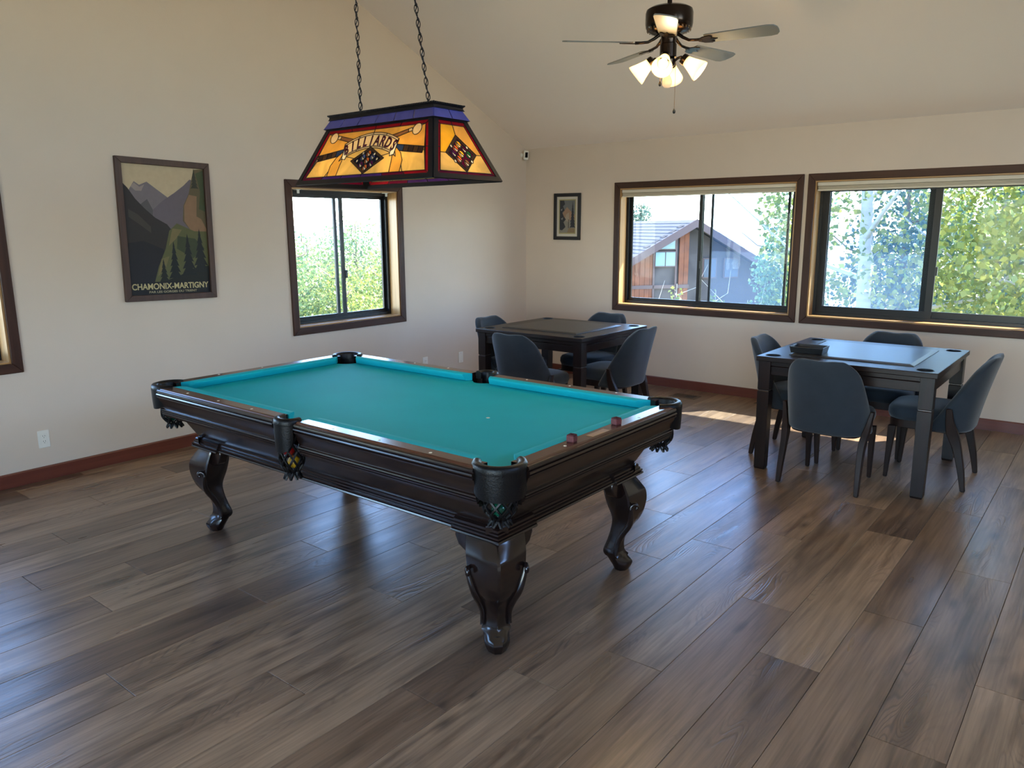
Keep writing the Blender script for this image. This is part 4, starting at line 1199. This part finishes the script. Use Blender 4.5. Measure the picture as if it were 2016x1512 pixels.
def fir(x, z, w, h, c, n=6):
    pts = [(x, z + h)]
    for k in range(n):
        t = (k + 1) / n; zz = z + h * (1 - t)
        pts += [(x + w * t, zz), (x + w * t * 0.55, zz + h * 0.02)]
    left = [(2 * x - a, b) for a, b in reversed(pts[1:])]
    return pts + left, c
sky_c = (206, 184, 150)
poly = [([(0, 0), (1, 0), (1, 1), (0, 1)], sky_c),
        ([(0, .60), (.07, .80), (.14, .87), (.20, .845), (.29, .872), (.40, .82), (.52, .765), (.60, .72), (.60, .30), (0, .30)], (126, 116, 120)),
        ([(.10, .83), (.14, .86), (.20, .83), (.26, .85), (.22, .80), (.15, .80)], (160, 146, 140)),
        ([(.34, .66), (.46, .73), (.62, .80), (.74, .86), (.82, .91), (.90, .90), (.90, .30), (.34, .30)], (112, 102, 110)),
        ([(.30, .30), (.34, .66), (.28, .74), (.20, .70), (.20, .30)], (92, 88, 90)),
        ([(0, .86), (.06, .82), (.14, .74), (.24, .67), (.36, .60), (.50, .55), (.56, .50), (.56, .0), (0, 0)], (50, 46, 46)),
        ([(.05, .66), (.16, .62), (.30, .53), (.30, .48), (.18, .54), (.05, .60)], (70, 64, 60)),
        ([(0, .40), (.20, .42), (.42, .36), (.52, .30), (.50, 0), (0, 0)], (34, 34, 42)),
        ([(1, 1), (.88, .99), (.84, .90), (.80, .80), (.72, .70), (.70, .58), (.80, .50), (1, .46)], (104, 92, 66)),
        ([(.80, .79), (.90, .78), (.88, .62), (.94, .60), (1, .52), (1, .46), (.80, .50), (.72, .58), (.73, .70)], (150, 116, 88)),
        ([(.90, .96), (1, .99), (1, .66), (.92, .68), (.95, .82)], (74, 84, 56)),
        ([(.84, .50), (.62, .56), (.52, .50), (.46, .36), (.36, .22), (.30, .10), (.18, .02), (1, 0), (1, .50)], (96, 98, 62)),
        ([(.56, .52), (.68, .51), (.60, .44), (.50, .38)], (128, 114, 76)),
        ([(.62, .46), (.84, .44), (.96, .36), (.80, .28), (.60, .36)], (62, 70, 48)),
        ([(.40, .28), (.50, .30), (.44, .20), (.34, .14)], (120, 110, 72)),
        ([(.28, 0), (.40, .10), (.60, .14), (.80, .20), (1, .22), (1, 0)], (34, 36, 34)),
        fir(.56, .12, .085, .30, (30, 34, 36)), fir(.74, .14, .10, .34, (28, 32, 36)), fir(.90, .16, .11, .36, (32, 36, 38)), fir(.42, .06, .075, .22, (34, 38, 36)),
        fir(.88, .84, .05, .16, (58, 58, 46)),
        ([(0, 0), (1, 0), (1, .10), (0, .10)], (30, 32, 38))]
rot = Matrix.Translation((-4.173, -0.002, 1.5865)) @ Matrix.Rotation(R(1.25), 4, 'Y') @ Matrix.Rotation(R(-0.4), 4, 'X')
picture('poster', None, 0.676, 0.971, 0.042, 0.026, wood('poster frame wood', srgb(58, 40, 34), srgb(76, 54, 46), 0.5, axis=2), poly, 0.0, rot=rot,
        label='large framed mountain travel poster lettered CHAMONIX-MARTIGNY on the left wall', cat='poster',
        texts=[('CHAMONIX-MARTIGNY', .50, .042, 0.058, 0.96, (206, 190, 140)), ('PAR LES GORGES DU TRIENT', .52, .012, 0.021, 0.60, (176, 166, 132))])
poly2 = [([(0, 0), (1, 0), (1, 1), (0, 1)], (176, 164, 112)), ([(.05, .03), (.95, .03), (.95, .97), (.05, .97)], (120, 122, 122)),
         ([(.05, .50), (.30, .66), (.48, .78), (.62, .70), (.95, .55), (.95, .40), (.05, .40)], (168, 136, 112)),
         ([(.05, .03), (.95, .03), (.95, .20), (.70, .30), (.60, .45), (.35, .40), (.05, .44)], (150, 144, 132)),
         ([(.50, .03), (.95, .03), (.95, .16), (.60, .17)], (150, 126, 96)),
         ([(.35, .40), (.62, .34), (.60, .62), (.42, .56)], (176, 160, 140)), fir(.82, .17, .17, .78, (54, 56, 64), 9),
         ([(.05, .97), (.30, .97), (.36, .86), (.24, .80), (.34, .68), (.20, .62), (.30, .50), (.42, .42), (.28, .34), (.40, .20), (.20, .10), (.05, .12)], (58, 60, 66)),
         ([(.10, .70), (.22, .74), (.16, .66)], (150, 150, 150)), ([(.12, .44), (.26, .48), (.20, .40)], (150, 150, 150)), ([(.56, .17), (.60, .17), (.60, .42), (.57, .42)], (66, 54, 52))]
rot = Matrix.Translation((-0.002, -0.565, 1.709)) @ Matrix.Rotation(R(-90), 4, 'Z') @ Matrix.Rotation(R(0.4), 4, 'Y')
picture('framed_print', None, 0.345, 0.490, 0.036, 0.018, M_('black frame', srgb(26, 24, 28), 0.4), poly2, 0.028, rot=rot,
        label='small black framed print of snowy pines left of the wide windows', cat='picture')

# ------------------------------------------------------------------ outlets, wall camera, floor register, clips
def outlet(x, z, kind, label):
    o = tag(empty('wall_outlet' if kind else 'blank_plate', (x, 0, z)), label, 'outlet' if kind else 'wall plate')
    bmobj('cover_plate', one(box2, (-.035, -.006, -.0575), (.035, 0, .0575)), m_white, o, bev=.003)
    if kind:
        r = bmobj('receptacle', one(box2, (-.0165, -.008, -.0335), (.0165, -.005, .0335)), m_white, o, bev=.0015)
        for dz in (-.0175, .0175):
            for dx in (-.0062, .0062): bmobj('slot', one(box, (dx, -.0078, dz + .004), (.0022, .001, .008)), m_black, r)
            bmobj('ground_hole', one(lathe, [(.0024, 0), (.0024, .001)], 8, Matrix.Translation((0, -.0075, dz - .007)) @ Matrix.Rotation(R(90), 4, 'X')), m_black, r)
    else:
        for dz in (-.042, .042): bmobj('screw', one(lathe, [(.003, 0), (.003, .001)], 8, Matrix.Translation((0, -.006, dz)) @ Matrix.Rotation(R(90), 4, 'X')), M_('screw grey', srgb(150, 146, 138), 0.4), o)
outlet(-5.128, 0.270, True, 'white electrical outlet low on the left wall below the poster')
outlet(-1.648, 0.285, True, 'white electrical outlet showing just above the far rail of the pool table')
outlet(-1.126, 0.272, False, 'blank white wall plate left of the corner game table')

sc = tag(empty('security_camera', (-0.075, -0.0, 2.372)), 'small white security camera in the corner under the ceiling', 'camera')
bmobj('wall_mount', one(lathe, [(.022, 0), (.022, .012), (.010, .018), (.010, .04)], 16, Matrix.Rotation(R(90), 4, 'X')), m_white, sc, smooth=40)
Mc = Matrix.Translation((0.006, -0.052, 0.0)) @ Matrix.Rotation(R(-38), 4, 'Z') @ Matrix.Rotation(R(16), 4, 'X')
bmobj('camera_body', one(box, (0, 0, 0), (.052, .048, .098), Mc), m_white, sc, bev=.010)
bmobj('lens_window', one(box, (0, -.0245, .006), (.030, .002, .056), Mc), M_('lens black', srgb(8, 8, 10), 0.1), sc, bev=.0005)

vt = tag(empty('floor_register', (-0.317, -2.168, 0.0)), 'brown floor heating register near the window wall', 'vent')
bm = bmesh.new(); rings(bm, [[(-.085, -.135, 0), (.085, -.135, 0), (.085, .135, 0), (-.085, .135, 0)], [(-.08, -.13, .004), (.08, -.13, .004), (.08, .13, .004), (-.08, .13, .004)], [(-.055, -.105, .004), (.055, -.105, .004), (.055, .105, .004), (-.055, .105, .004)], [(-.055, -.105, .0008), (.055, -.105, .0008), (.055, .105, .0008), (-.055, .105, .0008)]])
m_reg = M_('brown register', srgb(92, 76, 62), 0.4, metal=0.3)
bmobj('register_frame', bm, m_reg, vt)
bmobj('dark_grille_half', one(box2, (-.053, -.103, .0009), (.053, -.008, .0022)), m_black, vt)
for i in range(12): bmobj('louvre', one(box, (0, -.098 + .0178 * i, .003), (.106, .004, .0016)), m_reg if i > 5 else M_('dark louvre', srgb(40, 34, 30), 0.4), vt)

wl0 = op(WIN_L)
for i, (x, lb) in enumerate(((-3.03, 'small clear blind bracket at the top left of the window by the poster'), (-2.07, 'small clear blind bracket at the top right of the window by the poster'))):
    b_ = tag(empty('blind_bracket', (x, 0.03, wl0[3] - 0.012)), lb, 'bracket', 'blind brackets in the window by the poster')
    bmobj('bracket_plate', one(box2, (-.022, -.02, -.006), (.022, .02, 0)), M_('clear plastic', srgb(214, 214, 206), 0.3), b_, bev=.002)
    bmobj('bracket_hook', one(box2, (-.012, -.018, -.034), (.012, -.012, -.004)), MATS['clear plastic'], b_, bev=.002)

# ------------------------------------------------------------------ outdoors
GZ = -3.2
m_grass = M_('dry meadow', srgb(150, 146, 120), 0.9, var=0.25, scale=0.8)
tag(bmobj('ground', one(box2, (-60, -60, GZ - 0.5), (140, 120, GZ)), m_grass), kind='structure')
def hills():
    bm = bmesh.new(); rows = []
    n = 40
    for i in range(n):
        a = R(-60 + 170 * i / (n - 1)); d = 170
        h_ = 4.5 + 3.0 * math.sin(i * 0.6) + 1.8 * math.sin(i * 1.7 + 1)
        rows.append([(d * math.cos(a), d * math.sin(a), GZ), ((d + 45) * math.cos(a), (d + 45) * math.sin(a), GZ + h_), ((d + 90) * math.cos(a), (d + 90) * math.sin(a), GZ)])
    V = [[bm.verts.new(p) for p in r] for r in rows]
    for a, b in zip(V[:-1], V[1:]):
        for k in range(2): bm.faces.new((a[k], b[k], b[k + 1], a[k + 1]))
    return bm
tag(bmobj('hills', hills(), M_('hazy hill', srgb(140, 160, 172), 0.95, var=0.06, scale=0.05), smooth=60), kind='structure')

def leaves_mesh(name, centres, radii, counts, size, mat, parent, flat=0.0):
    allv = []
    for (c, r, n) in zip(centres, radii, counts):
        p = rng.normal(size=(n, 3)); p /= np.linalg.norm(p, axis=1)[:, None]
        p *= (rng.random(n) ** 0.45)[:, None]
        p = p * np.array(r) + np.array(c)
        d = rng.normal(size=(n, 3)); d[:, 2] -= 0.5; d /= np.linalg.norm(d, axis=1)[:, None]
        e = rng.normal(size=(n, 3)); e -= d * (e * d).sum(1)[:, None]; e /= np.linalg.norm(e, axis=1)[:, None]
        nn = np.cross(d, e)
        s = (size * (0.6 + 0.8 * rng.random(n)))[:, None]
        q = np.stack([p, p + d * s * 0.45 + e * s * 0.42 + nn * s * 0.08, p + d * s, p + d * s * 0.45 - e * s * 0.42 + nn * s * 0.08], axis=1)
        allv.append(q.reshape(-1, 3))
    v = np.concatenate(allv).astype(np.float32); n = len(v) // 4
    me = bpy.data.meshes.new(name); me.vertices.add(4 * n); me.vertices.foreach_set('co', v.ravel())
    me.loops.add(4 * n); me.loops.foreach_set('vertex_index', np.arange(4 * n, dtype=np.int32))
    me.polygons.add(n); me.polygons.foreach_set('loop_start', np.arange(0, 4 * n, 4, dtype=np.int32)); me.polygons.foreach_set('loop_total', np.full(n, 4, dtype=np.int32))
    me.update(); me.validate(); me.materials.append(mat)
    o = bpy.data.objects.new(name, me); link(o, parent); o['kind'] = 'stuff'
    return o

m_bark = M_('white aspen bark', srgb(168, 168, 166), 0.7, var=0.18, scale=3, stretch=(1, 1, 6))
m_bark2 = M_('grey bark', srgb(120, 104, 88), 0.85, var=0.2, scale=6)
Y1 = [(0.13, 0.178, 0.032, 1), (0.184, 0.222, 0.043, 1), (0.271, 0.271, 0.054, 1), (0.087, 0.147, 0.038, 1)]
G1 = [(0.098, 0.167, 0.054, 1), (0.151, 0.217, 0.071, 1), (0.228, 0.26, 0.081, 1), (0.076, 0.147, 0.071, 1)]
B1 = [(0.043, 0.098, 0.071, 1), (0.065, 0.13, 0.093, 1), (0.098, 0.162, 0.109, 1)]
ml_y, ml_g, ml_b = leaf_mat('aspen leaves', Y1), leaf_mat('green leaves', G1), leaf_mat('blue spruce needles', B1, 0.25)

def tree(name, base, h, r, blobs, n, size, mat, bark, label, lean=(0, 0), branches=7, group=None):
    t = tag(empty(name, base), label, 'tree', group)
    bm = bmesh.new()
    tube(bm, [(lean[0] * q, lean[1] * q, h * q) for q in (0, .25, .5, .75, 1)], [r * 1.15, r, r * .85, r * .6, r * .25], 12)
    tk = bmobj('trunk', bm, bark, t, smooth=60)
    for i in range(branches):
        q = 0.40 + 0.55 * i / max(1, branches - 1); a = i * 2.4 + base[0]; L_ = h * (0.34 - 0.2 * (q - .4))
        bm = bmesh.new(); b0 = Vector((lean[0] * q, lean[1] * q, h * q))
        tube(bm, [b0, b0 + Vector((math.cos(a), math.sin(a), .25)) * L_ * .5, b0 + Vector((math.cos(a + .2), math.sin(a + .2), .55)) * L_], [r * .36, r * .22, r * .06], 6)
        bmobj('branch', bm, bark, tk, smooth=60)
    tot = sum(b[1][0] * b[1][1] * b[1][2] for b in blobs)
    leaves_mesh('foliage', [b[0] for b in blobs], [b[1] for b in blobs], [max(40, int(n * b[1][0] * b[1][1] * b[1][2] / tot)) for b in blobs], size, mat, t)
    return t

def blobs_for(h, R_, k, z0=0.25):
    out = []
    for i in range(k):
        z = h * (z0 + (1.0 - z0) * (i + .5) / k); w = R_ * math.sin(math.pi * (0.18 + 0.74 * (i + .5) / k))
        for j in range(3):
            a = j * 2.1 + i * 1.3
            out.append(((w * .55 * math.cos(a), w * .55 * math.sin(a), z + random.uniform(-.2, .2)), (w * .62, w * .62, h * .42 / k + .25)))
    return out

# seen through the window by the poster: a belt of small trees whose tops stand near eye level
TL = [((6.2, 13.5), 4.55, 1.9, ml_g, 9000, 'sunlit green tree at the left of the window by the poster'),
      ((8.2, 15.0), 4.50, 1.9, ml_g, 9000, 'sunlit green tree in the middle of the window by the poster'),
      ((10.6, 15.5), 5.05, 1.8, ml_g, 9000, 'taller green tree at the right of the window by the poster'),
      ((9.4, 12.4), 3.75, 1.7, ml_y, 7000, 'low yellow-green tree in front, in the window by the poster'),
      ((6.9, 11.6), 3.55, 1.6, ml_y, 7000, 'low bushy tree at the bottom left of the window by the poster'),
      ((-2.0, 11.0), 4.2, 1.8, ml_g, 5000, 'tree outside the window at the left edge')]
for (xy, h_, r_, mt, n, lb) in TL:
    tree('leafy_tree', (*xy, GZ), h_, 0.09, blobs_for(h_, r_, 4), n, 0.085, mt, m_bark2, lb, group='trees beyond the window by the poster')

# aspens close to the wide windows
aspen = tree('aspen_tree', (5.0, -2.52, GZ), 8.6, 0.115, [((0.0, -.9, 4.2), (1.2, 1.5, 1.1)), ((0.3, -1.6, 5.6), (1.3, 1.6, 1.2)), ((0.2, 0.9, 5.3), (1.2, 1.0, 0.8)), ((0.3, -0.2, 6.6), (1.4, 1.8, 1.0)), ((.4, -2.2, 3.6), (1.1, 1.3, .9))], 7000, 0.085, ml_y, m_bark,
     'white trunked aspen right outside the right-hand wide window', lean=(0.0, 0.35), branches=9)
tree('aspen_tree', (5.6, -4.9, GZ), 8.0, 0.08, [((0, 0.5, 4.0), (1.3, 1.6, 1.3)), ((0.2, 0.4, 5.6), (1.3, 1.5, 1.2)), ((0.2, -.8, 4.8), (1.2, 1.2, 1.3))], 6500, 0.085, ml_y, m_bark,
     'leafy aspen at the right edge of the right-hand wide window', branches=8)
tree('aspen_tree', (6.2, -0.92, GZ), 5.6, 0.035, [((0, 0.0, 4.6), (0.75, 0.60, 0.7)), ((0.0, 0.10, 5.4), (0.7, 0.62, 0.7)), ((0.1, -.35, 3.7), (.7, .6, .6))], 1500, 0.08, ml_y, m_bark,
     'slender aspen with yellowing leaves at the right of the left-hand wide window', branches=5)
tree('leafy_tree', (9.4, 0.22, GZ), 5.5, 0.05, [((0, 0, 4.6), (.62, .60, .62)), ((0, .05, 3.8), (.85, .80, .7)), ((0, 0, 2.9), (.9, .85, .8)), ((0, -.4, 5.1), (.5, .5, .45))], 5200, 0.085, leaf_mat('blue green leaves', [(0.10, 0.20, 0.11, 1), (0.16, 0.27, 0.14, 1), (0.26, 0.34, 0.12, 1)]), m_bark2, 'bluish green tree in front of the right half of the neighbouring house', branches=4)
tree('leafy_tree', (9.5, -1.9, GZ), 6.6, 0.08, blobs_for(6.2, 1.25, 4, 0.3), 7000, 0.09, ml_b, m_bark2, 'bluish green tree behind the slender aspen', branches=6)
tree('spruce_tree', (9.5, -4.2, GZ), 9.5, 0.14, [((0, 0, z), (1.9 * (1 - (z - .8) / 10.5), 1.9 * (1 - (z - .8) / 10.5), .62)) for z in (1.6, 2.6, 3.6, 4.6, 5.6, 6.6, 7.6, 8.5)], 12000, 0.10, ml_b, m_bark2, 'dark bluish spruce behind the white trunked aspen', branches=6)
tree('leafy_tree', (12.0, -7.2, GZ), 7.6, 0.1, blobs_for(7.4, 2.4, 4, 0.2), 8000, 0.12, ml_g, m_bark2, 'broad green tree beyond the right edge of the wide window', branches=6)
tree('leafy_tree', (13.5, -3.0, GZ), 6.8, 0.1, blobs_for(6.4, 2.2, 4, 0.2), 7000, 0.12, ml_g, m_bark2, 'green tree far behind the white trunked aspen', branches=6)
BU = [((5.2, 1.35), 3.55), ((5.0, 0.62), 3.85), ((5.3, 0.05), 3.75), ((5.2, -0.55), 3.62), ((5.6, -0.95), 3.80)]
names_b = ['far left', 'tall', 'middle', 'low', 'right']
for i, ((x, y), h_) in enumerate(BU):
    tree('young_aspen', (x, y, GZ), h_, 0.016, [((0, 0, h_ - .42), (.20, .22, .40)), ((0, .05, h_ - 1.0), (.40, .38, .55)), ((0.05, 0, h_ - 1.8), (.5, .5, .6))], 1150, 0.075, ml_y, m_bark,
         ['leftmost sapling top', 'second sapling top from the left', 'middle sapling top', 'fourth sapling top from the left', 'rightmost sapling top'][i] + ' below the left-hand wide window', branches=4, group='aspen saplings below the wide window')
# single leaves of the near aspen, hanging around its crown
lf = bmesh.new()
pts = [(0, 0, 0), (.018, .030, .004), (.0, .040, .010), (-.018, .030, .004), (.030, .006, .006), (-.030, .006, .006), (0, -.034, 0)]
vv = [lf.verts.new(q) for q in ((0, -.034, 0), (.028, -.006, .006), (.026, .018, .006), (0, .036, .0), (-.026, .018, .006), (-.028, -.006, .006), (0, 0, -.002))]
for i in range(6): lf.faces.new((vv[6], vv[i], vv[(i + 1) % 6]))
l0 = bmobj('leaf', lf, ml_y, aspen)
for i in range(160):
    o = l0 if i == 0 else l0.copy()
    if i: link(o, aspen)
    o.location = (random.uniform(-1.5, -0.5), random.uniform(-2.4, 1.3), random.uniform(3.2, 5.6))
    o.rotation_euler = [random.uniform(0, 6.28) for _ in range(3)]; s_ = random.uniform(.7, 1.2); o.scale = (s_, s_, s_)

tree('pine_tree', (44.0, 23.2, GZ), 6.6, 0.14, [((0, 0, 5.6), (.75, .75, .9)), ((.1, .3, 4.7), (1.0, 1.0, .6)), ((0, -.3, 3.8), (1.0, 1.1, .7))], 2600, 0.16, ml_b, m_bark2, 'small pine standing behind the neighbouring house', branches=5)

# neighbouring house, gable towards the window
PK = Vector((17.685, 6.319, 1.817)); rd = Vector((0.62, 0.7846, 0)); gd = Vector((rd.y, -rd.x, 0))
hs = tag(empty('neighbour_house', (PK.x, PK.y, GZ)), 'brown neighbouring house with a grey gable roof outside the left-hand wide window', 'house')
hq = lambda a, l, z: Vector((gd.x * a + rd.x * l, gd.y * a + rd.y * l, PK.z + z - GZ))      # a across, l back along the ridge, z from the peak
m_sid = wood('brown siding', srgb(96, 52, 30), srgb(120, 68, 40), 0.7, axis=0, scale=0.15)
m_sid2 = M_('dark siding', srgb(62, 56, 56), 0.8, var=0.15, scale=3)
m_shg = M_('grey shingles', srgb(82, 77, 80), 0.9, var=0.12, scale=4)
m_fas = M_('fascia', srgb(84, 66, 64), 0.7)
HW, PS_, DEP = 3.9, 0.55, 17.0
bm = bmesh.new(); zb_ = GZ - PK.z
prism(bm, [(-HW, zb_), (HW, zb_), (HW, -.18 - PS_ * HW), (0, -.18), (-HW, -.18 - PS_ * HW)], lambda a, z: hq(a, .5, z), lambda a, z: hq(a, DEP, z))
bmobj('wall', bm, m_sid2, hs)
for s in (-1, 1):
    bm = bmesh.new(); e = HW + .5
    hexa(bm, [hq(0, 0, 0), hq(s * e, 0, -PS_ * e), hq(s * e, DEP + .5, -PS_ * e), hq(0, DEP + .5, 0), hq(0, 0, -.12), hq(s * e, 0, -PS_ * e - .12), hq(s * e, DEP + .5, -PS_ * e - .12), hq(0, DEP + .5, -.12)])
    rf = bmobj('roof', bm, m_shg, hs)
    for k in range(22):
        bm = bmesh.new(); d0 = e * k / 22; d1 = e * (k + 1) / 22 + .015
        hexa(bm, [hq(s * d0, 0.02, -PS_ * d0 + .004), hq(s * d1, 0.02, -PS_ * d1 + .022), hq(s * d1, DEP + .48, -PS_ * d1 + .022), hq(s * d0, DEP + .48, -PS_ * d0 + .004),
                  hq(s * d0, 0.02, -PS_ * d0 - .01), hq(s * d1, 0.02, -PS_ * d1 - .0), hq(s * d1, DEP + .48, -PS_ * d1), hq(s * d0, DEP + .48, -PS_ * d0 - .01)])
        bmobj('shingle_course', bm, m_shg, rf)
    bm = bmesh.new(); hexa(bm, [hq(0, -.06, .03), hq(s * e, -.06, -PS_ * e + .03), hq(s * e, .0, -PS_ * e + .03), hq(0, .0, .03), hq(0, -.06, -.24), hq(s * e, -.06, -PS_ * e - .24), hq(s * e, 0, -PS_ * e - .24), hq(0, 0, -.24)])
    bmobj('fascia', bm, m_fas, hs)
def hpanel(nm, a0, a1, z0, z1, m, l=.44, th=.06, par=None, top=None):
    bm = bmesh.new(); t0, t1 = (z1, z1) if top is None else top
    hexa(bm, [hq(a0, l, z0), hq(a1, l, z0), hq(a1, l, t1), hq(a0, l, t0), hq(a0, l + th, z0), hq(a1, l + th, z0), hq(a1, l + th, t1), hq(a0, l + th, t0)])
    return bmobj(nm, bm, m, par or hs)
# orange boards either side of the gable window
k_ = 0
for a in np.arange(-2.9, -.02, .18):
    if -1.32 < a < -.50: continue
    tp = lambda q: -.26 - PS_ * abs(q)
    hpanel('siding_board', a, a + .17, -3.4, 0, m_sid, top=(tp(a), tp(a + .17)))
for a0, a1 in ((-1.28, -.94), (-.90, -.56)):
    wf = hpanel('window_frame', a0 - .03, a1 + .03, -1.58, -1.04, m_fas, l=.40)
    hpanel('pane', a0, a1, -1.54, -1.08, M_('house pane', srgb(120, 150, 160), 0.08, spec=0.8), l=.385, th=.02, par=wf)
wf = hpanel('window_frame', -1.30, -.54, -1.0, 0, m_fas, l=.40, top=(-.94, -.56))
hpanel('pane', -1.26, -.58, -.965, 0, MATS['house pane'], l=.385, th=.02, par=wf, top=(-.93, -.62))
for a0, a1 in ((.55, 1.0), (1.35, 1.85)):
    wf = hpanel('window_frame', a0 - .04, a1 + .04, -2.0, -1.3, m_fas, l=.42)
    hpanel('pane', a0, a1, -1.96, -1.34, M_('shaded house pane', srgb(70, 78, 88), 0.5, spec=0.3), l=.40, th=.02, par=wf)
hpanel('trim_board', -1.36, -1.30, -3.4, 0, m_fas, l=.40, top=(-1.02, -.98)); hpanel('trim_board', -.54, -.48, -3.4, 0, m_fas, l=.40, top=(-.56, -.53)); hpanel('belly_band', -2.9, 0, -2.32, -2.2, m_fas, l=.40)
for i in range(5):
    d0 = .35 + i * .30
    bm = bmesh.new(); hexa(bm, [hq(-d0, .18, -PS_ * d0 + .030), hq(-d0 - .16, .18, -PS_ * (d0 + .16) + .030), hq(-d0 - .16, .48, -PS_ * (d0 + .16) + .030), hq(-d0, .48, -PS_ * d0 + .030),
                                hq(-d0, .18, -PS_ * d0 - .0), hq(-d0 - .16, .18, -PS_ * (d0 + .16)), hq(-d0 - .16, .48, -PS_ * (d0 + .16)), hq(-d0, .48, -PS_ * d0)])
    bmobj('rafter_opening_shade', bm, M_('opening shade', srgb(60, 52, 50), 0.9), hs)  # solid dark slabs; the shade inside the openings is in their colour
for (a, l, h_) in ((-1.1, 5.0, .35), (-.5, 9.0, .35), (-.35, 9.4, .35), (-2.2, 4.0, .5)):
    bm = bmesh.new(); b0 = hq(a, l, PS_ * a - .05); tube(bm, [b0, b0 + Vector((0, 0, h_))], .06, 8); bmobj('vent_pipe', bm, M_('pipe', srgb(170, 168, 166), 0.5), hs)
